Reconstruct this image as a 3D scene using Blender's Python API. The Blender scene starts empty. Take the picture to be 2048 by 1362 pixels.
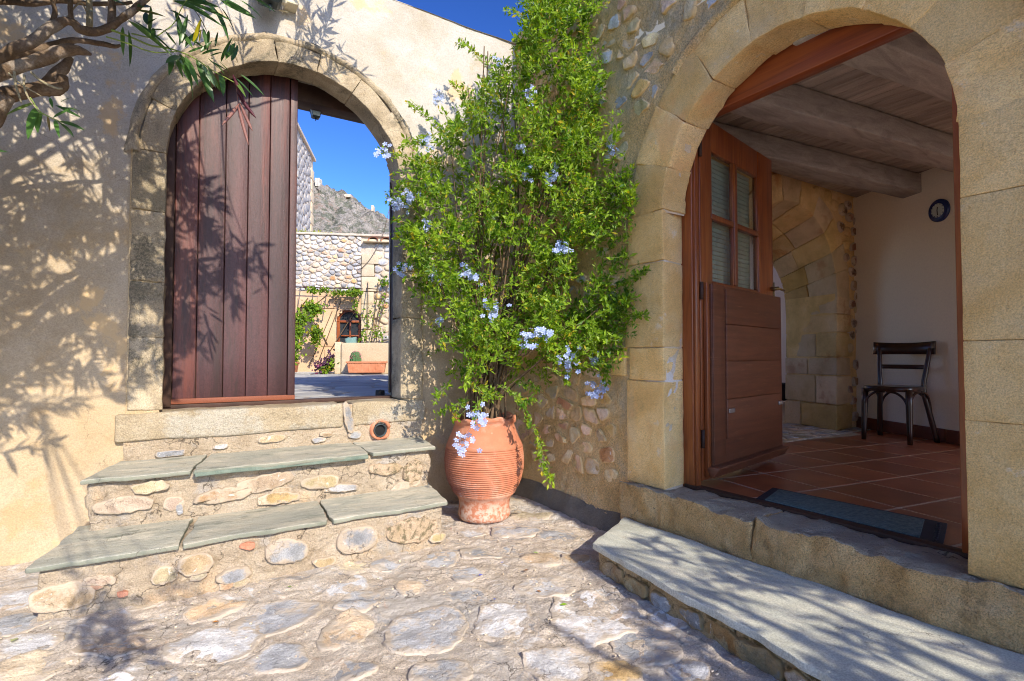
import bpy, math, random
import numpy as np
from mathutils import Vector, Matrix

random.seed(11)
rng = np.random.default_rng(11)
SC = bpy.context.scene
COL = SC.collection

# ------------------------------------------------------------------ camera
EYE = np.array([0.0, 0.0, 1.24])
YAW, PITCH, FPX = math.radians(32.2), math.radians(1.6), 1085.0
_h = np.array([math.sin(YAW), math.cos(YAW), 0.0])
RIGHT = np.array([math.cos(YAW), -math.sin(YAW), 0.0])
ZUP = np.array([0, 0, 1.0])
FWD = _h * math.cos(PITCH) + ZUP * math.sin(PITCH)
UPV = -_h * math.sin(PITCH) + ZUP * math.cos(PITCH)
cam_d = bpy.data.cameras.new('camera')
cam = bpy.data.objects.new('camera', cam_d)
COL.objects.link(cam)
cam.location = EYE
cam.rotation_euler = (math.pi / 2 + PITCH, 0, -YAW)
cam_d.sensor_width = 36.0
cam_d.lens = FPX / 2048 * 36.0
cam_d.clip_start = 0.02
cam_d.clip_end = 1500
SC.camera = cam

# ------------------------------------------------------------------ light
SUN_EL, SUN_AZ = math.radians(32.5), math.radians(1.2)   # azimuth measured from -Y towards +X
SUND = np.array([math.sin(SUN_AZ) * math.cos(SUN_EL), -math.cos(SUN_AZ) * math.cos(SUN_EL), math.sin(SUN_EL)])
world = bpy.data.worlds.new('World')
SC.world = world
world.use_nodes = True
wn = world.node_tree
wn.nodes.clear()
sky = wn.nodes.new('ShaderNodeTexSky')
sky.sky_type = 'NISHITA'
sky.sun_disc = False
sky.sun_elevation = SUN_EL
sky.sun_rotation = math.pi - SUN_AZ
sky.altitude = 900
sky.air_density = 1.0
sky.dust_density = 1.5
sky.ozone_density = 5.0
hs = wn.nodes.new('ShaderNodeHueSaturation')
hs.inputs['Hue'].default_value = 0.505
hs.inputs['Saturation'].default_value = 1.03
bg = wn.nodes.new('ShaderNodeBackground')
bg.inputs['Strength'].default_value = 0.15
wo = wn.nodes.new('ShaderNodeOutputWorld')
# deepen the clear blue evenly over the whole dome (power curve about a fixed radiance)
SKY_K, SKY_G = 10.0, 1.65
d1 = wn.nodes.new('ShaderNodeVectorMath'); d1.operation = 'SCALE'; d1.inputs[3].default_value = 1 / SKY_K
gm_ = wn.nodes.new('ShaderNodeGamma'); gm_.inputs[1].default_value = SKY_G
d2 = wn.nodes.new('ShaderNodeVectorMath'); d2.operation = 'SCALE'; d2.inputs[3].default_value = SKY_K
wn.links.new(sky.outputs[0], d1.inputs[0]); wn.links.new(d1.outputs[0], gm_.inputs[0]); wn.links.new(gm_.outputs[0], d2.inputs[0])
wn.links.new(d2.outputs[0], hs.inputs['Color'])
wn.links.new(hs.outputs[0], bg.inputs['Color'])
wn.links.new(bg.outputs[0], wo.inputs['Surface'])
sun_d = bpy.data.lights.new('sun', 'SUN')
sun_d.energy = 2.1
sun_d.angle = math.radians(0.45)
sun_d.color = (1.0, 0.89, 0.73)
sun = bpy.data.objects.new('sun', sun_d)
COL.objects.link(sun)
sun.rotation_euler = Vector(SUND).to_track_quat('Z', 'Y').to_euler()
SC.view_settings.view_transform = 'Standard'
SC.view_settings.look = 'None'
SC.view_settings.exposure = 1.67
SC.view_settings.gamma = 1.0
SC.view_settings.use_curve_mapping = False
SC.cycles.use_denoising = True
SC.cycles.pixel_filter_type = 'BLACKMAN_HARRIS'
SC.cycles.filter_width = 1.05
SC.cycles.max_bounces = 10
SC.cycles.diffuse_bounces = 7
SC.cycles.transparent_max_bounces = 12
SC.cycles.sample_clamp_indirect = 6.0

# ------------------------------------------------------------------ geometry on known planes
def ray(x, y):
    return FWD + (x - 1024) / FPX * RIGHT - (y - 681) / FPX * UPV
def onplane(x, y, p0, n):
    w = ray(x, y); n = np.asarray(n, float)
    return EYE + w * ((n @ (np.asarray(p0, float) - EYE)) / (n @ w))
def onX(x, y, v): return onplane(x, y, (v, 0, 0), (1, 0, 0))
def onY(x, y, v): return onplane(x, y, (0, v, 0), (0, 1, 0))
def onZ(x, y, v): return onplane(x, y, (0, 0, v), (0, 0, 1))

# ------------------------------------------------------------------ noise
def _hash(i, j, k, s):
    n = (i * 374761393 + j * 668265263 + k * 2147483647 + s * 1274126177) & 0xffffffff
    n = ((n ^ (n >> 13)) * 1274126177) & 0xffffffff
    n = ((n ^ (n >> 16)) * 2246822519) & 0xffffffff
    return ((n ^ (n >> 15)) & 0xffff) / 65535.0 * 2 - 1
def vnoise(P, s=0):
    P = np.asarray(P, float)
    I = np.floor(P).astype(np.int64); f = P - I; f = f * f * (3 - 2 * f)
    r = 0
    for a in (0, 1):
        wa = f[:, 0] if a else 1 - f[:, 0]
        for b in (0, 1):
            wb = f[:, 1] if b else 1 - f[:, 1]
            for c in (0, 1):
                wc = f[:, 2] if c else 1 - f[:, 2]
                r = r + wa * wb * wc * _hash(I[:, 0] + a, I[:, 1] + b, I[:, 2] + c, s)
    return r
def fbm(P, scale, octv=4, s=0, gain=0.5):
    P = np.asarray(P, float) * scale
    a, r, t = 1.0, 0, 0
    for o in range(octv):
        r = r + a * vnoise(P + 17.3 * o, s + o); t += a; a *= gain; P = P * 2.03
    return r / t
def fbm3(P, scale, octv=3, s=0):
    return np.stack([fbm(P, scale, octv, s), fbm(P, scale, octv, s + 31), fbm(P, scale, octv, s + 67)], 1)
def sstep(a, b, x):
    t = np.clip((x - a) / (b - a), 0, 1); return t * t * (3 - 2 * t)

# ------------------------------------------------------------------ objects
WORLD_LOC = {}
RIM = [None]
def tag(o, label=None, cat=None, group=None, kind=None):
    if label: o['label'] = label
    if cat: o['category'] = cat
    if group: o['group'] = group
    if kind: o['kind'] = kind
    return o
def empty(name, loc, label=None, cat=None, group=None, kind=None):
    o = bpy.data.objects.new(name, None); COL.objects.link(o)
    o.location = loc; o.empty_display_size = 0.1
    WORLD_LOC[o.name] = np.array(loc, float)
    return tag(o, label, cat, group, kind)
def mk(name, V, F, mat, parent=None, smooth=True, label=None, cat=None, group=None, kind=None, origin=None, tint=None):
    V = np.asarray(V, float)
    if origin is None:
        origin = (V.min(0) + V.max(0)) / 2
        if parent is None: origin[2] = V[:, 2].min()
    origin = np.asarray(origin, float)
    me = bpy.data.meshes.new(name)
    if isinstance(F, np.ndarray): F = F.tolist()
    me.from_pydata((V - origin).tolist(), [], F)
    if smooth: me.polygons.foreach_set('use_smooth', [True] * len(me.polygons))
    if tint is not None:
        at = me.attributes.new('tint', 'FLOAT', 'POINT')
        at.data.foreach_set('value', np.asarray(tint, np.float32))
    elif mat is not None and mat.get('blend') and RIM[0] is not None and len(RIM[0]) == len(V):
        at = me.attributes.new('tint', 'FLOAT', 'POINT'); at.data.foreach_set('value', RIM[0].astype(np.float32))
    me.update()
    o = bpy.data.objects.new(name, me); COL.objects.link(o)
    if mat is not None: me.materials.append(mat)
    if parent is not None:
        o.parent = parent
        o.location = origin - WORLD_LOC[parent.name]
    else:
        o.location = origin
    WORLD_LOC[o.name] = origin
    return tag(o, label, cat, group, kind)
def join(parts):
    V, F, n = [], [], 0
    for v, f in parts:
        v = np.asarray(v, float); V.append(v)
        F += [[i + n for i in q] for q in (f.tolist() if isinstance(f, np.ndarray) else f)]
        n += len(v)
    return np.concatenate(V), F

_cg = {}
def cubegrid(nx, ny, nz):
    k = (nx, ny, nz)
    if k in _cg: return _cg[k]
    idx, L, F = {}, [], []
    def v(i, j, q):
        if (i, j, q) not in idx: idx[(i, j, q)] = len(L); L.append((i, j, q))
        return idx[(i, j, q)]
    for i in range(nx):
        for j in range(ny):
            F.append((v(i, j, 0), v(i, j + 1, 0), v(i + 1, j + 1, 0), v(i + 1, j, 0)))
            F.append((v(i, j, nz), v(i + 1, j, nz), v(i + 1, j + 1, nz), v(i, j + 1, nz)))
    for i in range(nx):
        for q in range(nz):
            F.append((v(i, 0, q), v(i + 1, 0, q), v(i + 1, 0, q + 1), v(i, 0, q + 1)))
            F.append((v(i, ny, q), v(i, ny, q + 1), v(i + 1, ny, q + 1), v(i + 1, ny, q)))
    for j in range(ny):
        for q in range(nz):
            F.append((v(0, j, q), v(0, j, q + 1), v(0, j + 1, q + 1), v(0, j + 1, q)))
            F.append((v(nx, j, q), v(nx, j + 1, q), v(nx, j + 1, q + 1), v(nx, j, q + 1)))
    _cg[k] = (np.array(L), F)
    return _cg[k]
def rbox(L, res=0.06, r=0.008, soft=True):
    """rounded box centred at 0; returns verts, faces"""
    L = np.asarray(L, float); r = min(r, L.min() * 0.45)
    cs = []
    for l in L:
        n = max(1, int(round((l - 2 * r) / res)))
        mid = np.linspace(r, l - r, n + 1)
        c = np.concatenate([[0, 0.3 * r] if soft else [0], mid, [l - 0.3 * r, l] if soft else [l]])
        cs.append(c - l / 2)
    I, F = cubegrid(*[len(c) - 1 for c in cs])
    P = np.stack([cs[a][I[:, a]] for a in range(3)], 1)
    inner = np.clip(P, -(L / 2 - r), L / 2 - r)
    d = P - inner; ln = np.linalg.norm(d, axis=1, keepdims=True)
    P = inner + np.where(ln > 1e-9, d / np.maximum(ln, 1e-9) * r, 0)
    return P, F
def frame_pts(P, o, ax, ay, az=None):
    ax = np.asarray(ax, float); ax = ax / np.linalg.norm(ax)
    ay = np.asarray(ay, float); ay = ay - ax * (ax @ ay); ay = ay / np.linalg.norm(ay)
    az = np.cross(ax, ay)
    return np.asarray(o, float) + P[:, :1] * ax + P[:, 1:2] * ay + P[:, 2:3] * az
def boxg(c, L, r=0.003, res=10.0, ax=(1, 0, 0), ay=(0, 1, 0), amp=0, ns=8, s=0):
    P, F = rbox(L, res, r)
    P = frame_pts(P, c, ax, ay)
    if amp: P = P + fbm3(P, ns, 3, s) * amp
    return P, F
def box2(lo, hi, **k):
    lo = np.asarray(lo, float); hi = np.asarray(hi, float)
    return boxg((lo + hi) / 2, hi - lo, **k)
def tube(path, rad, seg=8, cap=True):
    P = np.asarray(path, float); n = len(P)
    rad = np.full(n, rad) if np.isscalar(rad) else np.asarray(rad, float)
    T = np.gradient(P, axis=0); T /= np.linalg.norm(T, axis=1, keepdims=True) + 1e-12
    ref = np.array([0, 0, 1.0]) if abs(T[0][2]) < 0.9 else np.array([1.0, 0, 0])
    u = np.cross(T[0], ref); u /= np.linalg.norm(u)
    V, F = [], []
    for i in range(n):
        u = u - T[i] * (u @ T[i]); u /= np.linalg.norm(u) + 1e-12
        w = np.cross(T[i], u)
        for k in range(seg):
            a = 2 * math.pi * k / seg
            V.append(P[i] + rad[i] * (math.cos(a) * u + math.sin(a) * w))
    for i in range(n - 1):
        for k in range(seg):
            a, b = i * seg + k, i * seg + (k + 1) % seg
            F.append((a, b, b + seg, a + seg))
    if cap:
        F.append(tuple(range(seg))[::-1]); F.append(tuple((n - 1) * seg + k for k in range(seg)))
    return np.array(V), F
def spline(pts, n=6):
    P = np.asarray(pts, float); P = np.vstack([2 * P[0] - P[1], P, 2 * P[-1] - P[-2]])
    out = []
    for i in range(1, len(P) - 2):
        for t in np.linspace(0, 1, n, endpoint=False):
            a, b, c, d = P[i - 1], P[i], P[i + 1], P[i + 2]
            out.append(0.5 * ((2 * b) + (-a + c) * t + (2 * a - 5 * b + 4 * c - d) * t * t + (-a + 3 * b - 3 * c + d) * t ** 3))
    out.append(P[-2]); return np.array(out)
def lathe(prof, c, seg=40):
    V, F = [], []
    for (z, r) in prof:
        for k in range(seg):
            a = 2 * math.pi * k / seg
            V.append((c[0] + r * math.cos(a), c[1] + r * math.sin(a), c[2] + z))
    for i in range(len(prof) - 1):
        for k in range(seg):
            a, b = i * seg + k, i * seg + (k + 1) % seg
            F.append((a, b, b + seg, a + seg))
    return np.array(V), F
def ngrid(fn, us, vs, mask=None):
    U, W = np.meshgrid(us, vs, indexing='ij')
    P = fn(U.ravel(), W.ravel())
    nu, nv = len(us), len(vs)
    idx = np.arange(nu * nv).reshape(nu, nv)
    q = np.stack([idx[:-1, :-1], idx[1:, :-1], idx[1:, 1:], idx[:-1, 1:]], -1)
    if mask is not None:
        uc = (us[:-1] + us[1:]) / 2; vc = (vs[:-1] + vs[1:]) / 2
        UC, VC = np.meshgrid(uc, vc, indexing='ij')
        q = q[mask(UC, VC)]
    return P, q.reshape(-1, 4)

# ---- stones: outline polygons raised out of a plane
def smooth_outline(poly, K=20, rough=0.0, s=0):
    P = np.asarray(poly, float); c = P.mean(0)
    # resample by arclength on a Chaikin-cut polygon
    for cut in (.12, .05):
        Q = np.roll(P, -1, 0); P = np.stack([(1 - cut) * P + cut * Q, cut * P + (1 - cut) * Q], 1).reshape(-1, 2)
    d = np.linalg.norm(np.roll(P, -1, 0) - P, axis=1); L = np.concatenate([[0], np.cumsum(d)])
    t = np.linspace(0, L[-1], K, endpoint=False); PP = np.vstack([P, P[:1]])
    R = np.stack([np.interp(t, L, PP[:, 0]), np.interp(t, L, PP[:, 1])], 1)
    if rough:
        size = L[-1] / 6.28
        q = np.c_[R, np.full(K, s * 1.7)]
        R = R + np.stack([fbm(q, 4 / size, 3, s), fbm(q, 4 / size, 3, s + 5)], 1) * rough * size
    return R
def blob(c, rx, ry, ang=0, s=0, K=20, rough=0.24, sq=0.7):
    # an irregular, nearly convex quarried outline: 6 to 9 corners at uneven angles, lightly chipped
    n = random.randint(6, 9)
    t = (np.arange(n) + np.array([random.uniform(-.32, .32) for _ in range(n)])) * 2 * math.pi / n + random.uniform(0, 1)
    ct, st = np.cos(t), np.sin(t)
    p = np.stack([np.sign(ct) * np.abs(ct) ** sq * rx, np.sign(st) * np.abs(st) ** sq * ry], 1)
    p *= 1 + np.array([random.uniform(-.10, .12) for _ in t])[:, None]
    a = math.cos(ang), math.sin(ang)
    p = p @ np.array([[a[0], a[1]], [-a[1], a[0]]]) + np.asarray(c)
    return smooth_outline(p, K, min(rough, .13), s)
def stone_geo(outline, o, a, b, n, h=0.015, sink=0.02, amp=0.006, ns=14, s=0, rings=5, flat=0.6):
    R = np.asarray(outline); c = R.mean(0); K = len(R)
    a, b, n, o = [np.asarray(q, float) for q in (a, b, n, o)]
    if rings == 5:
        sc = [1.0, 0.99, 0.955, 0.82, 0.55, 0.28]; hh = [-sink, h * 0.7, h, h * 1.05, h * 1.05, h * 1.05]
    else:
        sc = [1.0, 0.96, 0.8, 0.45]; hh = [-sink, h * 0.4, h, h * 1.15]
    RIM[0] = np.concatenate([np.repeat(np.array([1, .9, .6, .25, .05, 0][:6]) if rings == 5 else np.array([1, .8, .35, 0]), K), [0]])
    V, H = [], []
    for k, z in zip(sc, hh):
        V.append(c + (R - c) * k); H.append(np.full(K, z))
    V.append(c[None]); H.append([h * 1.15])
    V = np.concatenate(V); H = np.concatenate(H)
    P = o + V[:, :1] * a + V[:, 1:] * b + H[:, None] * n
    P = P + n * (fbm(P, ns, 4, s) * amp)[:, None] + fbm3(P, ns * .7, 2, s + 3) * amp * 0.5
    F = []
    m = len(sc)
    for i in range(m - 1):
        for k in range(K):
            k2 = (k + 1) % K
            F.append((i * K + k, i * K + k2, (i + 1) * K + k2, (i + 1) * K + k))
    for k in range(K):
        F.append(((m - 1) * K + k, (m - 1) * K + (k + 1) % K, m * K))
    if np.cross(a, b) @ n < 0: F = [f[::-1] for f in F]
    return P, F
def clip_poly(poly, mid, nrm):
    out = []
    for i in range(len(poly)):
        p, q = poly[i], poly[(i + 1) % len(poly)]
        dp, dq = (p - mid) @ nrm, (q - mid) @ nrm
        if dp <= 0: out.append(p)
        if dp * dq < 0: out.append(p + (q - p) * (dp / (dp - dq)))
    return out
def voronoi(pts, bound, sy=1.0, gap=0.01):
    pts = np.asarray(pts, float); S = np.array([1, sy]); cells = []
    for i, p in enumerate(pts):
        poly = [np.asarray(b, float) * S for b in bound]; pi = p * S
        d = np.linalg.norm((pts - p) * S, axis=1)
        for j in np.argsort(d)[1:16]:
            pj = pts[j] * S; n = (pj - pi) / np.linalg.norm(pj - pi)
            poly = clip_poly(poly, (pi + pj) / 2 - n * gap / 2, n)
            if len(poly) < 3: break
        if len(poly) >= 3: cells.append(np.array(poly) / S)
    return cells
def scatter2(lo, hi, d, tries=4000, ok=None, sy=1.0, var=0.0):
    out = []
    for _ in range(tries):
        p = (random.uniform(lo[0], hi[0]), random.uniform(lo[1], hi[1]))
        dd = d * (1 + random.uniform(-var, var))
        if ok and not ok(*p): continue
        if all((p[0] - q[0]) ** 2 + ((p[1] - q[1]) * sy) ** 2 > dd * dd for q in out): out.append(p)
    return out

# ------------------------------------------------------------------ materials
class G:
    def __init__(s, name):
        s.m = bpy.data.materials.new(name); s.m.use_nodes = True
        s.t = s.m.node_tree; s.t.nodes.clear()
        s.out = s.n('ShaderNodeOutputMaterial')
    def n(s, ty, **k):
        nd = s.t.nodes.new(ty)
        for a, b in k.items(): setattr(nd, a, b)
        return nd
    def l(s, a, b): s.t.links.new(a, b)
    def noise(s, vec, scale, detail=6, rough=0.6, dist=0.0):
        nd = s.n('ShaderNodeTexNoise')
        nd.inputs['Scale'].default_value = scale; nd.inputs['Detail'].default_value = detail
        nd.inputs['Roughness'].default_value = rough; nd.inputs['Distortion'].default_value = dist
        s.l(vec, nd.inputs['Vector']); return nd.outputs['Fac']
    def ramp(s, fac, stops):
        nd = s.n('ShaderNodeValToRGB'); e = nd.color_ramp.elements
        while len(e) < len(stops): e.new(0.5)
        for q, (p, c) in zip(e, stops): q.position = p; q.color = (*c, 1) if len(c) == 3 else c
        s.l(fac, nd.inputs[0]); return nd.outputs[0]
    def mr(s, fac, a, b, c=0.0, d=1.0):
        nd = s.n('ShaderNodeMapRange'); nd.interpolation_type = 'SMOOTHSTEP'
        for i, v in zip((1, 2, 3, 4), (a, b, c, d)): nd.inputs[i].default_value = v
        s.l(fac, nd.inputs[0]); return nd.outputs[0]
    def mix(s, fac, a, b, mode='MIX'):
        nd = s.n('ShaderNodeMix', data_type='RGBA', blend_type=mode)
        for sock, v in ((nd.inputs[0], fac), (nd.inputs[6], a), (nd.inputs[7], b)):
            if isinstance(v, (int, float)): sock.default_value = v
            elif isinstance(v, tuple): sock.default_value = (*v, 1)
            else: s.l(v, sock)
        return nd.outputs[2]
    def math(s, op, a, b=0.0):
        nd = s.n('ShaderNodeMath', operation=op)
        for sock, v in zip(nd.inputs, (a, b)):
            if isinstance(v, (int, float)): sock.default_value = v
            else: s.l(v, sock)
        return nd.outputs[0]
def pos(g, stretch=None, rot=None, local=False):
    if local: v = g.n('ShaderNodeTexCoord').outputs['Object']
    else: v = g.n('ShaderNodeNewGeometry').outputs['Position']
    if stretch or rot:
        mp = g.n('ShaderNodeMapping')
        if stretch: mp.inputs['Scale'].default_value = stretch
        if rot: mp.inputs['Rotation'].default_value = rot
        g.l(v, mp.inputs['Vector']); v = mp.outputs[0]
    return v
def M(name, ramp, scale=4, detail=8, dist=0.0, layers=(), grain=(180, .25), vary=0.0, hue=0.0, bumps=((60, .5, .004),),
      rough=0.9, stretch=None, rot=None, spec=0.25, local=False, tint=None, extra=None, metal=0.0, coat=0.0):
    """stone / plaster / wood: colour ramp over noise, patches, grain, per-piece variation, relief"""
    g = G(name); v = pos(g, stretch, rot, local); v0 = pos(g)
    if isinstance(ramp, tuple): col = g.ramp(g.noise(v, scale, detail), [(0, ramp), (1, ramp)])
    else: col = g.ramp(g.noise(v, scale, detail, 0.62, dist), ramp)
    for (c, sc, lo, hi, amt) in layers:
        f = g.mr(g.noise(v if stretch else v0, sc, 7, 0.65), lo, hi, 0, amt)
        col = g.mix(f, col, c)
    if vary or hue:
        oi = g.n('ShaderNodeObjectInfo').outputs['Random']
        h = g.n('ShaderNodeHueSaturation')
        g.l(col, h.inputs['Color'])
        g.l(g.mr(oi, 0, 1, 1 - vary, 1 + vary), h.inputs['Value'])
        if hue:
            r2 = g.math('FRACT', g.math('MULTIPLY', oi, 37.7))
            g.l(g.mr(r2, 0, 1, 0.5 - hue, 0.5 + hue), h.inputs['Hue'])
            r3 = g.math('FRACT', g.math('MULTIPLY', oi, 91.3))
            g.l(g.mr(r3, 0, 1, 0.8, 1.12), h.inputs['Saturation'])
        col = h.outputs[0]
    if grain:
        gr = g.noise(v0, grain[0], 3, 0.7)
        col = g.mix(1.0, col, g.ramp(gr, [(0.3, (1 - grain[1],) * 3), (0.62, (1 + grain[1] * .5,) * 3)]), 'MULTIPLY')
    if extra: col = extra(g, col, v, v0)
    b = g.n('ShaderNodeBsdfPrincipled')
    g.l(col, b.inputs['Base Color'])
    b.inputs['Roughness'].default_value = rough
    b.inputs['Specular IOR Level'].default_value = spec
    b.inputs['Metallic'].default_value = metal
    if coat: b.inputs['Coat Weight'].default_value = coat; b.inputs['Coat Roughness'].default_value = .25
    last = None
    for (sc, st, di) in bumps:
        bp = g.n('ShaderNodeBump'); bp.inputs['Strength'].default_value = st; bp.inputs['Distance'].default_value = di
        g.l(g.noise(v, sc, 6, 0.68), bp.inputs['Height'])
        if last is not None: g.l(last, bp.inputs['Normal'])
        last = bp.outputs[0]
    if last is not None: g.l(last, b.inputs['Normal'])
    g.l(b.outputs[0], g.out.inputs['Surface'])
    return g.m
def leafmat(name, c1, c2, trans=0.45, rough=0.45, attr=True, gloss=.35):
    g = G(name)
    if attr:
        a = g.n('ShaderNodeAttribute'); a.attribute_name = 'tint'; f = a.outputs['Fac']
    else: f = g.n('ShaderNodeObjectInfo').outputs['Random']
    col = g.ramp(f, [(0, c1), (0.75, c2), (0.93, tuple(min(1, x * 1.25) for x in c2)), (1.0, (c2[0] * 1.5 + .06, c2[1] * .8, c2[2]))])
    b = g.n('ShaderNodeBsdfPrincipled'); g.l(col, b.inputs['Base Color'])
    b.inputs['Roughness'].default_value = rough; b.inputs['Specular IOR Level'].default_value = gloss
    t = g.n('ShaderNodeBsdfTranslucent')
    g.l(g.mix(1.0, col, (1.5, 1.5, .6), 'MULTIPLY'), t.inputs['Color'])
    mx = g.n('ShaderNodeMixShader'); mx.inputs[0].default_value = trans
    g.l(b.outputs[0], mx.inputs[1]); g.l(t.outputs[0], mx.inputs[2]); g.l(mx.outputs[0], g.out.inputs['Surface'])
    return g.m

def wear(g, col, v0, crack=3.0, width=.012, amt=.6, pit=45, pitamt=.6, cmask=.52):
    nz = g.n('ShaderNodeTexNoise'); nz.inputs['Scale'].default_value = crack * 2.2; nz.inputs['Detail'].default_value = 6; g.l(v0, nz.inputs['Vector'])
    off = g.n('ShaderNodeVectorMath'); off.operation = 'MULTIPLY_ADD'; g.l(nz.outputs['Color'], off.inputs[0]); off.inputs[1].default_value = (.30 / crack * 3,) * 3; g.l(v0, off.inputs[2])
    vo = g.n('ShaderNodeTexVoronoi'); vo.feature = 'DISTANCE_TO_EDGE'; vo.inputs['Scale'].default_value = crack; g.l(off.outputs[0], vo.inputs['Vector'])
    line = g.mr(vo.outputs['Distance'], 0, width, 1, 0)
    msk = g.mr(g.noise(v0, crack * .8, 4, .6), cmask - .04, cmask + .06)
    col = g.mix(g.math('MULTIPLY', g.math('MULTIPLY', line, msk), amt), col, (.07, .055, .04))
    p = g.noise(v0, pit, 5, .85); pm = g.mr(g.noise(v0, 2.7, 6, .6), .40, .62, .25, 1)
    return g.mix(g.math('MULTIPLY', g.mr(p, .60, .69), g.math('MULTIPLY', pm, pitamt)), col, (.10, .075, .05))
def plaster_extra(g, col, v, v0):
    # ochre limewash worn in patches; more of it survives low on the wall
    sep = g.n('ShaderNodeSeparateXYZ'); g.l(v0, sep.inputs[0])
    low = g.mr(sep.outputs['Z'], 0.6, 3.7, 1.0, 0.0)
    col = g.mix(low, col, g.mix(1.0, col, (1.0, .83, .61), 'MULTIPLY'))
    n = g.noise(v0, 2.2, 9, .62, .3)
    col = g.mix(g.mr(n, .58, .64, 0, .7), col, (.60, .42, .22))
    n2 = g.noise(v0, 9, 8, .7)
    col = g.mix(g.mr(n2, .64, .72, 0, .4), col, (.36, .27, .15))
    return wear(g, col, v0, 1.3, .004, .5, 60, .35, .54)
m_plaster = M('limewashed_plaster', [(0.25, (.38, .325, .235)), (0.5, (.455, .42, .36)), (0.75, (.50, .485, .455))], 1.6, 8,
              layers=(((.44, .34, .20), 3.4, .54, .68, .5), ((.56, .55, .53), 1.2, .52, .66, .5)),
              grain=(120, .2), bumps=((7, .5, .03), (60, .35, .006), (260, .3, .0015)), extra=plaster_extra)
def lichen(lo=.56, hi=.68, c=(.045, .042, .03), sc=3.0):
    def f(g, col, v, v0):
        n = g.noise(v0, sc, 10, .68, .4); n2 = g.noise(v0, 55, 4, .8)
        a = g.math('MULTIPLY', g.mr(n, lo, hi), g.mr(n2, .38, .6, .25, 1))
        return g.mix(a, col, c)
    return f
m_gatestone = M('weathered_gate_stone', [(.25, (.25, .20, .13)), (.5, (.39, .315, .21)), (.75, (.52, .44, .315))], 5, 9, dist=.4,
                grain=(150, .35), vary=.10, bumps=((14, .6, .02), (70, .6, .008), (200, .5, .003)), extra=lambda g, c, v, v0: wear(g, lichen(.45, .62, (.13, .115, .08))(g, c, v, v0), v0, 3.0, .01, .6, 50, .7, .5))
m_gatedark = M('lichen_blackened_stone', [(.3, (.20, .17, .11)), (.6, (.34, .28, .19)), (.8, (.50, .42, .29))], 7, 9, grain=(150, .4), bumps=((14, .6, .02), (70, .7, .008), (200, .5, .003)), extra=lichen(.46, .66, (.13, .115, .08)))
m_archmortar = M('arch_mortar', [(.3, (.42, .31, .17)), (.7, (.60, .47, .30))], 6, grain=(160, .3), bumps=((20, .7, .02), (120, .5, .005)))
def ashlar_extra(g, col, v, v0):
    mp = g.n('ShaderNodeMapping'); mp.inputs['Rotation'].default_value = (.6, 0, 0); mp.inputs['Scale'].default_value = (1, 1, 4.5)
    g.l(v0, mp.inputs['Vector'])
    tool = g.noise(mp.outputs[0], 34, 5, .7); msk = g.mr(g.noise(v0, 2.3, 5, .6), .40, .60, .15, 1)
    col = g.mix(g.math('MULTIPLY', msk, g.mr(tool, .50, .64, 0, .55)), col, (.46, .28, .11))
    big = g.noise(v0, 1.1, 7, .6, .6)
    col = g.mix(g.mr(big, .52, .68, 0, .4), col, (.62, .50, .32))
    col = g.mix(g.mr(g.noise(v0, 1.9, 8, .62, .4), .56, .66, 0, .5), col, (.82, .44, .17))
    col = g.mix(g.mr(g.noise(v0, 6.5, 8, .7), .60, .70, 0, .55), col, (.84, .76, .62))
    return wear(g, lichen(.60, .76, (.30, .24, .11), 1.7)(g, col, v, v0), v0, 1.3, .005, .4, 75, .55, .60)
m_ashlar = M('golden_sandstone', [(.2, (.60, .37, .13)), (.42, (.82, .53, .20)), (.6, (.90, .64, .29)), (.8, (.86, .64, .33))], 3.2, 9, dist=.3,
             grain=(170, .30), vary=.12, bumps=((9, .6, .03), (40, .7, .014), (110, .9, .008)), extra=ashlar_extra)
m_reveal = M('limewashed_sandstone', [(.3, (.58, .42, .24)), (.7, (.70, .58, .42))], 4, 9, layers=(((.78, .74, .70), 3.0, .54, .62, .7),),
             grain=(140, .2), bumps=((10, .5, .015), (60, .5, .006), (180, .5, .002)))
m_rubblemortar = M('rubble_wall_mortar', [(.2, (.50, .33, .13)), (.45, (.74, .50, .22)), (.65, (.84, .62, .32)), (.85, (.68, .56, .34))], 3.5, 9, dist=.5,
                   layers=(((.50, .47, .36), 1.7, .50, .66, .6), ((.60, .34, .14), 2.6, .62, .72, .5)),
                   grain=(110, .45), bumps=((12, .8, .05), (45, .9, .02), (130, .9, .007)), extra=lichen(.56, .74, (.28, .24, .10), 1.6))
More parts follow.
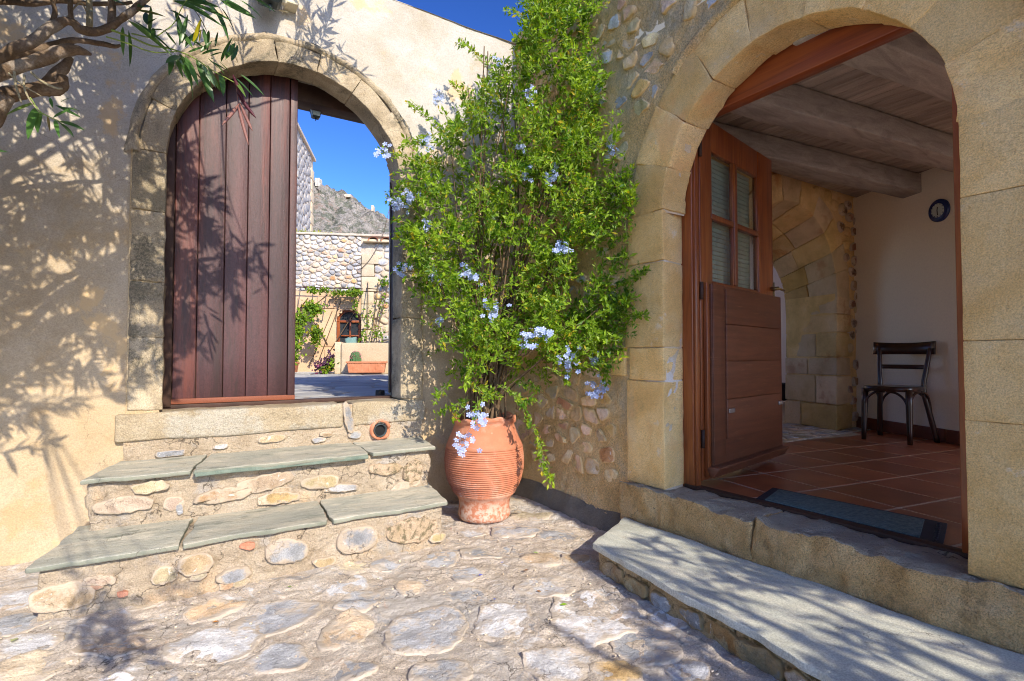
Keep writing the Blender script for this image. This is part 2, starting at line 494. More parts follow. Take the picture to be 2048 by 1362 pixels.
def two_tone(cA, cB, cC, name, s=7, lo=.42, hi=.60, vary=.18, veins=(.78, .76, .72), hue=.02, bump=1.0, mortar=(.60, .49, .36), edge=1.0):
    def ex(g, col, v, v0):
        n = g.noise(v0, s * 2.2, 9, .7, 1.2)
        col = g.mix(g.mr(n, .60, .66, 0, .75), col, veins)
        n3 = g.noise(v0, s * 1.1, 8, .7, .8)
        col = g.mix(g.mr(n3, .58, .68, 0, .75), col, cC)
        at = g.n('ShaderNodeAttribute'); at.attribute_name = 'tint'
        n4 = g.noise(v0, 13, 9, .72); n5 = g.noise(v0, 4, 4, .6)
        e = g.math('ADD', g.math('MULTIPLY', at.outputs['Fac'], .30 * edge), g.math('ADD', g.math('MULTIPLY', n4, .62), g.math('MULTIPLY', n5, .52)))
        n6 = g.noise(v0, 3, 9, .6)
        mc = g.mix(g.mr(n6, .35, .65), tuple(q * .82 for q in mortar), tuple(min(1, q * 1.15) for q in mortar))
        return wear(g, g.mix(g.mr(e, .58, .72, 0, .95), col, mc), v0, 6.0, .02, .6, 50, .6, .52)
    m = _M(name, [(lo - .15, cA), ((lo + hi) / 2, cB), (hi + .12, tuple(x * 1.25 for x in cB))], s, 9, dist=.8, vary=vary, hue=hue, grain=(170, .3),
             bumps=((16, .8 * bump, .02), (60, .8 * bump, .01), (190, .6 * bump, .003)), extra=ex)
    m['blend'] = 1
    return m
_M = M
def family(suffix, mo, dark=1.0, edge=1.0):
    d = lambda c: tuple(q * dark for q in c)
    return dict(grey=two_tone(d((.20, .21, .225)), d((.40, .405, .415)), d((.50, .38, .27)), 'blue_grey_limestone' + suffix, mortar=mo, edge=edge),
                pale=two_tone(d((.36, .36, .38)), d((.62, .61, .60)), d((.55, .40, .29)), 'pale_limestone' + suffix, veins=(.80, .80, .80), mortar=mo, edge=edge),
                rust=two_tone(d((.36, .19, .08)), d((.56, .35, .18)), d((.36, .33, .30)), 'rust_sandstone' + suffix, mortar=mo, edge=edge),
                tan=two_tone(d((.44, .32, .18)), d((.62, .48, .31)), d((.46, .28, .14)), 'tan_fieldstone' + suffix, mortar=mo, edge=edge),
                olive=two_tone(d((.28, .25, .15)), d((.46, .39, .25)), d((.30, .32, .33)), 'olive_grey_fieldstone' + suffix, veins=(.55, .50, .38), mortar=mo, edge=edge))
fG = family('', (.57, .485, .385), 1.08); m_grey, m_pale, m_rust, m_tan, m_olive = [fG[k] for k in ('grey', 'pale', 'rust', 'tan', 'olive')]
fS = family('_in_steps', (.50, .405, .30), .74, 1.1); fW = family('_in_wall', (.72, .50, .24), 1.3, .8); fB = family('_in_bench', (.40, .28, .13), .8)
m_brick = M('red_brick_shard', [(.3, (.42, .17, .10)), (.7, (.58, .30, .20))], 12, grain=(160, .3), bumps=((40, .6, .008),))
def moss_extra(g, col, v, v0):
    n = g.noise(v0, 26, 8, .75)
    return g.mix(g.mr(n, .46, .60, 0, .8), col, (.085, .08, .04))
m_moss = M('mossy_mortar', [(.3, (.40, .30, .18)), (.7, (.56, .42, .30))], 9, grain=(150, .3), bumps=((30, .8, .02), (110, .8, .006)), extra=moss_extra)
def ground_extra(g, col, v, v0):
    n = g.noise(v0, 1.3, 8, .6, .5)
    col = g.mix(g.mr(n, .50, .62, 0, .7), col, (.58, .55, .51))
    r1 = g.noise(v0, 3.1, 9, .72, 1.6)
    col = g.mix(g.mr(r1, .56, .62, 0, .7), col, (.36, .36, .37))
    r2 = g.noise(v0, 2.6, 9, .7, 2.2)
    col = g.mix(g.mr(r2, .57, .64, 0, .8), col, (.80, .78, .75))
    n2 = g.noise(v0, 5.5, 9, .7, 1.0)
    col = g.mix(g.mr(n2, .60, .68, 0, .5), col, (.66, .44, .29))
    col = g.mix(g.mr(g.noise(v0, 20, 7, .75), .56, .68, 0, .4), col, (.38, .32, .26))
    return wear(g, col, v0, 3.2, .016, .75, 42, .8, .50)
m_ground = M('sandy_cement', [(.25, (.54, .45, .35)), (.5, (.69, .59, .48)), (.75, (.80, .72, .61))], 4, 9, grain=(130, .4),
             bumps=((9, .8, .05), (40, .9, .022), (130, .9, .007)), extra=ground_extra)
m_step = M('step_mortar', [(.25, (.44, .34, .23)), (.5, (.57, .46, .33)), (.75, (.68, .58, .45))], 4, 9,
           layers=(((.76, .52, .30), 2.4, .54, .66, .6), ((.50, .48, .45), 3.3, .56, .66, .6)),
           grain=(150, .28), bumps=((10, 1, .06), (36, 1, .028), (120, .9, .008)), extra=lambda g, c, v, v0: wear(g, g.mix(g.mr(g.noise(v0, 16, 8, .75), .54, .66, 0, .5), c, (.30, .23, .16)), v0, 4.0, .02, .8, 40, .8, .48))
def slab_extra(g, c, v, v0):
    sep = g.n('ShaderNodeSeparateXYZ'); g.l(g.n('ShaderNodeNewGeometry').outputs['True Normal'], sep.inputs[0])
    c = g.mix(g.mr(g.math('ABSOLUTE', sep.outputs['Z']), .35, .75, .75, 0), c, (.17, .185, .14))   # slate edge tone, darkened by slope so sunlit edges look less bright
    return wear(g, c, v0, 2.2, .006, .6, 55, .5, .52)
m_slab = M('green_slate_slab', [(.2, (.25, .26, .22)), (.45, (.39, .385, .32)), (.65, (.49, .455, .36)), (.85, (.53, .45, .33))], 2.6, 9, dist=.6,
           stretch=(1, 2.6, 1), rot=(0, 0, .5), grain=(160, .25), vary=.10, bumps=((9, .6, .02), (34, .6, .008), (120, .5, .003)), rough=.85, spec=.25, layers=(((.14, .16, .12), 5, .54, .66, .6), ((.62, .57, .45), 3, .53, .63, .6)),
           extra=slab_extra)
m_slabedge = M('slate_edge', [(.3, (.10, .14, .11)), (.7, (.22, .26, .21))], 9, grain=(150, .2), bumps=((60, .5, .006),))
m_bench = M('grey_green_bench_slab', [(.2, (.40, .41, .35)), (.5, (.56, .57, .49)), (.8, (.66, .62, .51))], 2.4, 9, dist=.5,
            stretch=(3, 1, 1), rot=(0, 0, -.15), grain=(130, .3), vary=.04, bumps=((12, .5, .015), (80, .8, .005)), rough=.85, extra=lambda g, c, v, v0: wear(g, g.mix(g.mr(g.noise(v0, 2.1, 8, .7), .5, .66, 0, .5), c, (.30, .31, .26)), v0, 1.7, .006, .8, 60, .5, .50))
def bench_dirt(g, col, v, v0):
    n = g.noise(v0, 8, 9, .72)
    return g.mix(g.mr(n, .50, .60, 0, .85), col, (.10, .075, .025))
m_benchbase = M('bench_rubble', [(.25, (.36, .24, .11)), (.5, (.50, .36, .19)), (.75, (.60, .47, .30))], 5, 9, grain=(130, .35),
                bumps=((12, .9, .04), (50, .9, .014), (150, .7, .004)), extra=bench_dirt)
m_sill = M('worn_sill_stone', [(.25, (.31, .25, .16)), (.5, (.42, .34, .225)), (.75, (.49, .42, .31))], 4, 9,
           layers=(((.46, .43, .36), 3.0, .5, .62, .7),), grain=(130, .35), bumps=((10, .9, .035), (45, .9, .014), (150, .7, .004)), extra=lichen(.57, .7, (.14, .13, .07), 4))
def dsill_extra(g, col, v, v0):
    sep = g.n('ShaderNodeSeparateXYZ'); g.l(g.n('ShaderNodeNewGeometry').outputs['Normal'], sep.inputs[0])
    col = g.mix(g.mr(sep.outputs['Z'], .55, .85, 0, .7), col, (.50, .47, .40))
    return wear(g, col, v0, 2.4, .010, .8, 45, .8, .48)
m_doorsill = M('rough_golden_sill', [(.2, (.58, .35, .13)), (.5, (.82, .54, .24)), (.8, (.90, .66, .35))], 5, 9, dist=.4, grain=(150, .34),
               layers=(((.40, .25, .11), 7, .56, .66, .5),), bumps=((10, 1, .05), (40, 1, .02), (130, .9, .006)), extra=dsill_extra)
def door_extra(g, col, v, v0):
    n = g.noise(v, 2.2, 9, .7, .3)
    col = g.mix(g.mr(n, .50, .60, 0, .75), col, (.15, .040, .026))
    n3 = g.noise(v, 14, 8, .75, .2)
    col = g.mix(g.mr(n3, .54, .62, 0, .6), col, (.028, .014, .012))
    n2 = g.noise(v0, 60, 4, .8)
    return g.mix(g.mr(n2, .69, .74, 0, .6), col, (.30, .20, .16))
m_gatewood = M('old_red_brown_boards', [(.3, (.022, .009, .011)), (.5, (.050, .018, .019)), (.7, (.092, .034, .034))], 4.5, 9, stretch=(1, 1, .09), grain=(90, .3),
               vary=.2, bumps=((16, .4, .006), (70, .5, .003)), rough=.5, spec=.45, extra=door_extra)
m_rail = M('orange_brown_rail', [(.3, (.11, .030, .018)), (.6, (.22, .07, .035)), (.8, (.15, .05, .03))], 5, stretch=(.2, 1, 1), bumps=((50, .3, .002),), rough=.55)
m_darkwood = M('dark_brown_wood', [(.3, (.035, .018, .012)), (.7, (.08, .04, .028))], 5, stretch=(1, 1, .2), bumps=((60, .4, .003),), rough=.6)
m_varnish = M('varnished_pine', [(.25, (.12, .026, .008)), (.5, (.25, .062, .015)), (.75, (.38, .125, .028))], 3.2, 8, dist=1.2, stretch=(6, 6, .45),
              grain=None, vary=.05, bumps=((30, .12, .001),), rough=.33, spec=.5, coat=.3)
m_varnish_h = M('varnished_beam', [(.25, (.11, .02, .008)), (.5, (.23, .05, .014)), (.75, (.33, .09, .022))], 3.2, 8, dist=1.0, stretch=(6, .4, 6),
              grain=None, bumps=((30, .12, .001),), rough=.35, spec=.5, coat=.3)
m_shutter = M('painted_brown_shutter', [(.3, (.13, .042, .018)), (.7, (.21, .072, .032))], 5, stretch=(.3, 1, 5), grain=(120, .12), vary=.12,
              layers=(((.30, .13, .06), 9, .60, .68, .6), ((.10, .035, .018), 4, .54, .66, .5)), bumps=((40, .25, .002),), rough=.42, spec=.4)
m_ceilwood = M('limed_grey_wood', [(.25, (.22, .20, .18)), (.5, (.37, .34, .31)), (.75, (.50, .47, .43))], 2.6, 8, dist=.8, stretch=(1.2, 6, 6), grain=(100, .15),
               vary=.12, bumps=((20, .3, .004),), rough=.55)
m_boards = M('limed_grey_boards', [(.25, (.24, .21, .18)), (.5, (.38, .34, .30)), (.75, (.50, .45, .40))], 2.6, 8, dist=.8, stretch=(6, 1, 6), grain=(100, .15),
             vary=.18, bumps=((20, .3, .003),), rough=.6)
m_terra = M('terracotta', [(.25, (.40, .14, .07)), (.5, (.50, .20, .105)), (.75, (.56, .26, .15))], 5, 9,
            layers=(((.74, .50, .38), 12, .64, .72, .55),), grain=(200, .12), bumps=((60, .2, .002),), rough=.85)
def pot_extra(g, col, v, v0):
    sep = g.n('ShaderNodeSeparateXYZ'); g.l(v0, sep.inputs[0])
    low = g.mr(sep.outputs['Z'], .02, .30, 1, 0)
    n = g.noise(v0, 28, 9, .75)
    a = g.math('MULTIPLY', low, g.mr(n, .44, .56, 0, .85))
    col = g.mix(g.mr(g.noise(v0, 5.5, 9, .7, .6), .52, .64, 0, .45), col, (.60, .37, .27))
    col = g.mix(g.mr(g.noise(v0, 9, 9, .75), .60, .68, 0, .4), col, (.36, .15, .09))
    return g.mix(a, col, (.62, .50, .40))
m_pot = M('terracotta_pot', [(.25, (.38, .13, .07)), (.5, (.48, .185, .10)), (.75, (.55, .25, .15))], 4, 9,
          layers=(((.76, .52, .40), 14, .66, .72, .6),), grain=(200, .12), bumps=((60, .25, .002),), rough=.8, extra=pot_extra)
m_soil = M('potting_soil', (.05, .035, .02), bumps=((60, 1, .02),))
m_tile = M('terracotta_floor_tile', [(.3, (.24, .06, .022)), (.7, (.40, .12, .042))], 4, 8, vary=.22, grain=(90, .12), bumps=((15, .15, .003),), rough=.34, spec=.5, coat=.15)
m_grout = M('tile_grout', (.50, .40, .28), bumps=((80, .4, .003),))
m_inplaster = M('cream_interior_plaster', (.93, .82, .63), grain=(60, .05), bumps=((8, .3, .01), (60, .2, .002)))
m_white = M('white_interior_plaster', (.84, .76, .70), grain=(60, .04), bumps=((8, .2, .01),))
m_inarch = M('yellow_interior_sandstone', [(.25, (.50, .34, .14)), (.5, (.70, .50, .23)), (.75, (.78, .60, .33))], 4, 9, vary=.14, hue=.004,
             layers=(((.52, .24, .08), 2.6, .56, .66, .7),), grain=(110, .22), bumps=((10, .6, .02), (50, .6, .006)))
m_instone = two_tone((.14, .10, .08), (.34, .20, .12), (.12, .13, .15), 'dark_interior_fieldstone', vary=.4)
m_ebony = M('dark_bentwood', [(.3, (.020, .008, .005)), (.7, (.045, .018, .010))], 6, stretch=(1, 1, .3), grain=None, bumps=(), rough=.28, spec=.5, coat=.5)
m_skirt = M('terracotta_skirting', (.20, .06, .03), vary=.1, rough=.4)
m_matgrey = M('blue_grey_carpet', [(.35, (.08, .12, .11)), (.65, (.16, .21, .19))], 40, 6, grain=(300, .3), bumps=((250, .9, .004),), rough=1)
m_rubber = M('dark_rubber_border', (.03, .034, .042), bumps=((120, .4, .003),), rough=.7)
m_iron = M('dark_green_metal', (.05, .065, .07), rough=.45, metal=.3, bumps=((50, .2, .002),))
m_steel = M('dull_steel', (.45, .43, .40), rough=.45, metal=.8, bumps=())
m_brass = M('aged_brass', (.30, .20, .08), rough=.4, metal=.8, bumps=())
m_cream = M('cream_plastic', (.70, .62, .45), rough=.5, bumps=())
m_bark = M('grey_oleander_bark', [(.25, (.08, .05, .03)), (.5, (.16, .11, .07)), (.75, (.27, .21, .165))], 9, 9, grain=(120, .3),
           layers=(((.32, .28, .24), 5, .54, .62, .6),), bumps=((25, .7, .012), (90, .6, .004)))
m_twig = M('pale_twig', (.30, .26, .17), bumps=((60, .5, .003),))
m_gtwig = M('green_twig', (.22, .30, .07), bumps=())
m_stem = M('shrub_stem', [(.3, (.07, .045, .025)), (.7, (.18, .12, .07))], 10, bumps=((60, .5, .003),))
m_leaf = leafmat('plumbago_leaf', (.05, .14, .006), (.26, .39, .022), .44)
m_oleaf = leafmat('oleander_leaf', (.03, .08, .02), (.07, .16, .035), .30, .35, attr=False, gloss=.5)
m_oleafs = leafmat('oleander_canopy_leaf', (.03, .07, .02), (.06, .12, .03), .15, .4)
m_yleaf = leafmat('yellow_leaf', (.5, .45, .02), (.6, .5, .03), .4, attr=False)
m_pod = M('red_seed_pod', [(.3, (.16, .07, .065)), (.7, (.30, .15, .12))], 8, bumps=(), rough=.5)
m_podk = M('dark_purple_pod', (.07, .015, .025), bumps=(), rough=.45)
m_petal = leafmat('pale_blue_petal', (.32, .40, .80), (.50, .58, .92), .30, .6)
m_vleaf = leafmat('vine_leaf', (.06, .15, .01), (.22, .34, .025), .40)
m_purple = leafmat('purple_foliage', (.05, .02, .05), (.14, .06, .12), .25)
m_terrace = M('grey_slate_paving', [(.25, (.30, .31, .31)), (.5, (.40, .40, .38)), (.75, (.48, .46, .42))], 2.2, 8, vary=.15, grain=(90, .12), bumps=((20, .4, .006),))
m_tgrout = M('paving_joint', (.34, .30, .25), bumps=((60, .5, .004),))
m_farmortar = M('far_wall_mortar', [(.3, (.44, .36, .27)), (.7, (.56, .48, .38))], 3, grain=(50, .2), bumps=((12, .8, .03),))
m_farstone = two_tone((.26, .27, .30), (.44, .43, .42), (.48, .30, .17), 'far_fieldstone', s=3.5, vary=.28, hue=.03, mortar=(.52, .44, .34), edge=.5)
m_farplaster = M('orange_limewash', [(.3, (.54, .34, .19)), (.7, (.64, .46, .30))], 1.5, 8, grain=(50, .1), bumps=((10, .4, .02),))
m_farashlar = M('pale_quoin_stone', [(.3, (.50, .39, .25)), (.7, (.60, .50, .35))], 2.5, 8, vary=.08, grain=(50, .15), bumps=((12, .5, .02),))
m_glass = G('window_glass')
_b = m_glass.n('ShaderNodeBsdfPrincipled'); _b.inputs['Base Color'].default_value = (.75, .85, .82, 1)
_b.inputs['Roughness'].default_value = .03; _b.inputs['Transmission Weight'].default_value = 1; _b.inputs['IOR'].default_value = 1.02
_gl = m_glass.n('ShaderNodeBsdfGlossy'); _gl.inputs['Roughness'].default_value = .04
_mx = m_glass.n('ShaderNodeMixShader'); _mx.inputs[0].default_value = .13
m_glass.l(_b.outputs[0], _mx.inputs[1]); m_glass.l(_gl.outputs[0], _mx.inputs[2]); m_glass.l(_mx.outputs[0], m_glass.out.inputs['Surface'])
m_glass = m_glass.m
m_darkglass = M('dark_window_glass', (.03, .035, .04), rough=.06, spec=.8, bumps=(), grain=None)
m_reflection = M('pale_reflection', (.55, .60, .55), bumps=(), rough=.6, grain=None)
m_black = M('black_fabric', (.012, .012, .013), rough=.8, bumps=())
m_blue = M('pale_blue_matte', (.55, .70, .80), rough=.8, bumps=())
m_clockblue = M('cobalt_glaze', (.01, .03, .14), rough=.2, spec=.6, bumps=(), grain=None)
m_clockface = M('clock_face', (.55, .62, .58), rough=.4, bumps=(), grain=None)
m_aqua = M('aqua_cloth', (.15, .27, .25), rough=.7, bumps=((30, .5, .01),))
def hill_extra(g, col, v, v0):
    n = g.noise(v0, .16, 9, .75, .5)
    col = g.mix(g.mr(n, .55, .63, 0, .5), col, (.34, .20, .13))
    n2 = g.noise(v0, .5, 9, .8)
    col = g.mix(g.mr(n2, .49, .56, 0, .85), col, (.13, .145, .10))
    n3 = g.noise(v0, 1.3, 9, .8)
    return g.mix(g.mr(n3, .60, .66, 0, .7), col, (.50, .48, .45))
m_hill = M('rocky_hillside', [(.25, (.24, .215, .18)), (.5, (.35, .315, .27)), (.75, (.44, .41, .37))], .35, 9, grain=(2.5, .35),
           bumps=((.4, .8, 1.2), (1.6, .8, .5)), extra=hill_extra)
m_tower = M('tower_masonry', [(.3, (.34, .31, .28)), (.5, (.52, .47, .40)), (.7, (.62, .57, .50))], 1.2, 9,
            layers=(((.16, .15, .14), 3.2, .56, .62, .8),), stretch=(1, 1, 1.6), grain=(9, .3), bumps=((3, .8, .12),))

# ================================================================== GROUND
def ground_z(P):
    x, y = P[:, 0], P[:, 1]
    q = np.c_[x, y, np.zeros(len(x))]
    d = np.maximum(np.maximum(np.maximum(-3.2 - x, x - 3.0), 0), np.maximum(np.maximum(-3 - y, y - 4.4), 0))
    k = np.clip(1 - d / 3, 0, 1)
    return (fbm(q, 1.6, 4, 3) * 0.022 + fbm(q, 9, 3, 9) * 0.013) * k + 0.03 * sstep(0.3, -1.0, x) * sstep(1, 3.5, y) * k
def ground_fn(u, v):
    P = np.c_[u, v, np.zeros(len(u))]; P[:, 2] = ground_z(P)
    P[:, 2] += fbm(P * [1, 1, 0], 26, 4, 21, .65) * .012 + np.maximum(fbm(P * [1, 1, 0], 5, 4, 77), 0) * .012
    return P
gx = np.concatenate([-np.geomspace(700, 3.4, 14), np.linspace(-3.2, 2.9, 430), np.geomspace(3.1, 700, 14)])
gy = np.concatenate([-np.geomspace(700, 1.6, 14), np.linspace(-1.2, 4.3, 390), np.geomspace(4.5, 700, 14)])
V, F = ngrid(ground_fn, gx, gy)
ground = mk('ground', V, F, m_ground, kind='structure', label='sandy cement courtyard ground set with grey and white fieldstones', origin=(0, 0, 0))
# fieldstones bedded in it: (px, py, half width, half depth in px, material)
named = [(850, 1258, 78, 52, m_grey), (1180, 1235, 92, 60, m_pale), (1010, 1245, 60, 48, m_pale), (690, 1262, 48, 38, m_tan), (720, 1205, 40, 26, m_grey),
         (690, 1178, 44, 22, m_pale), (880, 1120, 40, 18, m_grey), (970, 1105, 55, 14, m_grey), (930, 1150, 34, 16, m_grey), (770, 1130, 30, 14, m_grey),
         (700, 1140, 46, 18, m_tan), (1090, 1175, 60, 22, m_pale), (1080, 1120, 44, 16, m_tan), (560, 1235, 80, 34, m_grey), (430, 1290, 90, 34, m_pale),
         (560, 1320, 60, 28, m_grey), (300, 1195, 50, 22, m_tan), (230, 1290, 70, 24, m_tan), (880, 1345, 60, 28, m_grey), (1120, 1330, 80, 36, m_pale),
         (1290, 1290, 70, 40, m_grey), (1230, 1345, 50, 30, m_rust), (1370, 1340, 50, 24, m_grey), (700, 1345, 60, 24, m_grey), (1030, 1062, 50, 14, m_grey),
         (1120, 1070, 46, 14, m_grey), (1150, 1120, 30, 12, m_rust), (60, 1200, 70, 24, m_pale), (30, 1260, 60, 20, m_grey), (930, 1190, 44, 18, m_grey),
         (820, 1175, 28, 14, m_tan), (1340, 1240, 40, 20, m_pale), (430, 1220, 60, 22, m_tan), (1060, 1030, 44, 12, m_olive)]
cnt = 0
used = []
def ground_stone(c, rx, ry, ang, m, s, h=.010):
    out = blob(c, rx * 1.05, ry * 1.05, ang, s, K=40, rough=.42, sq=.85)
    P, F = stone_geo(out, (0, 0, 0), (1, 0, 0), (0, 1, 0), (0, 0, 1), h=h, sink=.03, amp=.016, ns=11, s=s)
    P[:, 2] += ground_z(P * [1, 1, 0])
    mk('paving_stone', P, F, m, ground); used.append((c[0], c[1], max(rx, ry)))
for (px, py, hw, hh, m) in named:
    c = onZ(px, py, 0)[:2]; e1 = onZ(px + hw, py, 0)[:2]; e2 = onZ(px, py + hh, 0)[:2]
    rx = np.linalg.norm(e1 - c); ry = np.linalg.norm(e2 - c)
    ang = math.atan2(*(e1 - c)[::-1]); cnt += 1
    ground_stone(c, min(rx, .34), min(ry, .3), ang, m, cnt, h=random.uniform(.004, .009))
pts = scatter2((-1.6, .6), (2.0, 4.1), .21, 6000, var=.55)
for p in pts:
    if any((p[0] - u[0]) ** 2 + (p[1] - u[1]) ** 2 < (u[2] + .10) ** 2 for u in used[:len(named)]): continue
    if p[1] > 3.1 and -.7 < p[0] < 1.75: continue
    if p[0] > 1.85 and p[1] < 2.45: continue
    if (p[0] - 2.06) ** 2 + (p[1] - 3.67) ** 2 < .1: continue
    cnt += 1
    r = random.uniform(.05, .12)
    ground_stone(p, r * random.uniform(1.0, 1.7), r, random.uniform(-.5, .5) - .55, random.choice([m_grey, m_grey, m_pale, m_pale, m_pale, m_tan]), cnt, h=random.uniform(.000, .006))

# ================================================================== COURTYARD WALL WITH GATE (plane Y = 4.25)
WY = 4.25
GC, GZ, GR = .775, 2.58, .815        # gate arch centre x, springing z, inner radius
cw = empty('courtyard_wall', (0, WY + .25, 0), 'cream plastered courtyard wall with stone arched gateway, half open plank gate and slate steps before it', 'wall')
def wall_y(x, z):
    q = np.c_[x, np.zeros(len(x)), z]
    return WY + fbm(q, .9, 3, 41) * .022 + fbm(q, 5, 3, 43) * .006 + fbm(q, 24, 3, 45) * .0018
def wall_fn(u, v): return np.c_[u, wall_y(u, v), v]
def wall_mask(x, z):
    r = np.hypot(x - GC, z - GZ)
    inside = ((z > GZ) & (r < .93)) | ((z <= GZ) & (z > .60) & (np.abs(x - GC) < .93))
    return ~inside
us = np.concatenate([np.linspace(-9, -2.7, 8), np.linspace(-2.6, 2.80, 217)])
V, F = ngrid(wall_fn, us, np.linspace(-.15, 4.18, 174), wall_mask)
mk('plaster_face', V, F[:, ::-1], m_plaster, cw)
V, F = ngrid(lambda u, v: np.c_[u, WY + v + np.where(v < .01, fbm(np.c_[u, u * 0, u * 0], 5, 3, 4) * .01, 0), 4.175 + .02 * np.sin(v / .55 * math.pi) + fbm(np.c_[u, v, u * 0], 4, 3, 47) * .006],
             np.linspace(-9, 2.8, 200), np.linspace(-.015, .56, 7))
mk('coping', V, F, m_plaster, cw)
for lo, hi in (((-9, 4.47, -.1), (-.07, 4.8, 4.16)), ((1.70, 4.47, -.1), (2.82, 4.8, 4.16)), ((-.07, 4.57, 3.45), (1.70, 4.8, 4.16)), ((-.07, 4.47, -.1), (1.70, 4.8, .80))):
    V, F = box2(lo, hi); mk('masonry_core', V, F, m_plaster, cw, smooth=False)
# archway voussoirs
def voussoir(parent, name, c, plane, r0, r1, t0, t1, d0, d1, mat, s, amp=.008, jamb_shift=0, res=.05, rb=.010, e=1.0):
    """arch block; plane 'Y' or 'X': the face plane; angles measured from +u axis"""
    rm = (r0 + r1) / 2; L = (t1 - t0) * rm
    P, F = rbox((L, r1 - r0, d1 - d0), res, rb)
    th = (t0 + t1) / 2 + P[:, 0] / rm; r = rm + P[:, 1]; d = (d0 + d1) / 2 + P[:, 2]
    sh = jamb_shift * (d - d0) / max(d1 - d0, 1e-6)
    u = c[0] + (r + sh) * np.cos(th); w = c[1] + (r + sh) * np.sin(th) * e
    Q = np.c_[u, d, w] if plane == 'Y' else np.c_[d, u, w]
    Q = Q + fbm3(Q, 6, 3, s) * amp + fbm3(Q, 30, 2, s + 9) * amp * .25
    if plane == 'X': F = [f[::-1] for f in F]
    return mk(name, Q, F, mat, parent)
tj = [0.0, .36, .72, 1.06, 1.40, 1.74, 2.08, 2.42, 2.78, math.pi]
for k in range(9):
    voussoir(cw, 'voussoir', (GC, GZ), 'Y', GR, GR + .155 + random.uniform(-.01, .01), tj[k] + .0006, tj[k + 1] - .0006, WY - .035, WY + .19, m_gatedark if k == 7 else m_gatestone, k, amp=.016, res=.035, rb=.005)
V = []
th = np.linspace(-.02, math.pi + .02, 90)
for rr, dd in ((GR + .15, WY - .030), (GR + .165, WY - .058), (GR + .195, WY - .05), (GR + .225, WY + .012)):
    q = np.c_[GC + rr * np.cos(th), np.full(90, dd), GZ + rr * np.sin(th)]
    V.append(q + fbm3(q, 7, 4, 5) * .022)
V = np.concatenate(V); F = [(i * 90 + j, i * 90 + j + 1, (i + 1) * 90 + j + 1, (i + 1) * 90 + j) for i in range(3) for j in range(89)]
mk('arch_lip', V, F, m_gatestone, cw)
V, F = ngrid(lambda t, d: np.c_[GC + (GR + .012) * np.cos(t), d, GZ + (GR + .012) * np.sin(t)], np.linspace(-.02, math.pi + .02, 60), np.linspace(WY - .02, WY + .18, 6))
mk('arch_joint_mortar', V, F, m_archmortar, cw)
def blockp(parent, name, lo, hi, mat, s=0, amp=.006, res=.05, r=.010, **k):
    P, F = box2(lo, hi, res=res, r=r)
    P = P + fbm3(P, 6, 3, s) * amp + fbm3(P, 30, 2, s + 9) * amp * .3
    return mk(name, P, F, mat, parent, **k)
for x0, x1, zs in ((-.235, GC - GR, (.885, 1.36, 1.72, 2.18, 2.578)), (GC + GR, 1.765, (.885, 1.55, 1.93, 2.3, 2.578))):
    for k in range(4):
        j = random.uniform(-.02, .02)
        a, b = (x0 + j, x1) if x0 < 0 else (x0, x1 + j)
        blockp(cw, 'jamb_stone', (a, WY - .035, zs[k] + .002), (b, WY + .19, zs[k + 1] - .002), m_gatedark if (x0 < 0 and k == 3) else m_gatestone, 20 + k, amp=.014, res=.035)
for x0, x1 in ((-.255, -.04), (1.60, 1.785)):
    V, F = box2((x0 + .02, WY - .02, .8), (x1 - .015 if x0 < 0 else x1, WY + .17, 2.65), res=.1); mk('joint_mortar', V, F, m_archmortar, cw)
# sill course and rubble under it
for x0, x1, z0, z1 in ((-.29, 1.13, .69, .872), (1.20, 1.80, .70, .878)):
    blockp(cw, 'sill_stone', (x0, WY - .045, z0), (x1, WY + .42, z1), m_sill, 31 + int(x0 * 10), amp=.012, r=.02)
V, F = box2((-.24, WY - .025, .5), (1.78, WY + .4, .862), res=.05); V = V + fbm3(V, 9, 3, 5) * .012
mk('rubble_course', V, F, m_step, cw)
for x, z, rx, rz, m in ((.02, .60, .09, .022, fS['grey']), (.30, .62, .05, .02, fS['pale']), (.62, .645, .10, .03, fS['tan']), (1.0, .65, .05, .02, fS['rust']), (.95, .61, .06, .02, fS['pale']), (1.22, .63, .06, .03, fS['grey'])):
    P, F = stone_geo(blob((x, z), rx, rz, 0, int(x * 50)), (0, WY - .032, 0), (1, 0, 0), (0, 0, 1), (0, -1, 0), h=.012, s=int(x * 40))
    mk('rubble_stone', P, F, m, cw)
P, F = stone_geo(blob((1.165, .76), .035, .13, .2, 3), (0, WY - .05, 0), (1, 0, 0), (0, 0, 1), (0, -1, 0), h=.01, s=8); mk('joint_mortar', P, F, fS['grey'], cw)
# drain pipe
pc = np.array([1.415, WY - .05, .655])
pipe = empty('drain_pipe', pc, 'broken terracotta drain pipe mouth low in the wall above the top step', 'pipe')
def ring_tube(c, y0, y1, r0, r1, seg=26, jag=0):
    V, F = [], []
    for i in range(seg):
        a = 2 * math.pi * i / seg; j = jag * vnoise([[i * .7, 0, 0]], 5)[0]
        for r, y in ((r0, y0 + j), (r1, y0 + j), (r1, y1), (r0, y1)):
            V.append((c[0] + r * math.cos(a), y, c[2] + r * math.sin(a)))
    for i in range(seg):
        k = (i + 1) % seg
        for q in range(4):
            F.append((i * 4 + q, i * 4 + (q + 1) % 4, k * 4 + (q + 1) % 4, k * 4 + q))
    return np.array(V), F
V, F = ring_tube(pc, WY - .055, WY + .1, .062, .080, jag=.022); mk('clay_collar', V, F, m_pot, pipe)
V, F = ring_tube(pc - [0, 0, .006], WY - .055, WY + .2, .044, .052); mk('inner_pipe', V, F, m_iron, pipe)
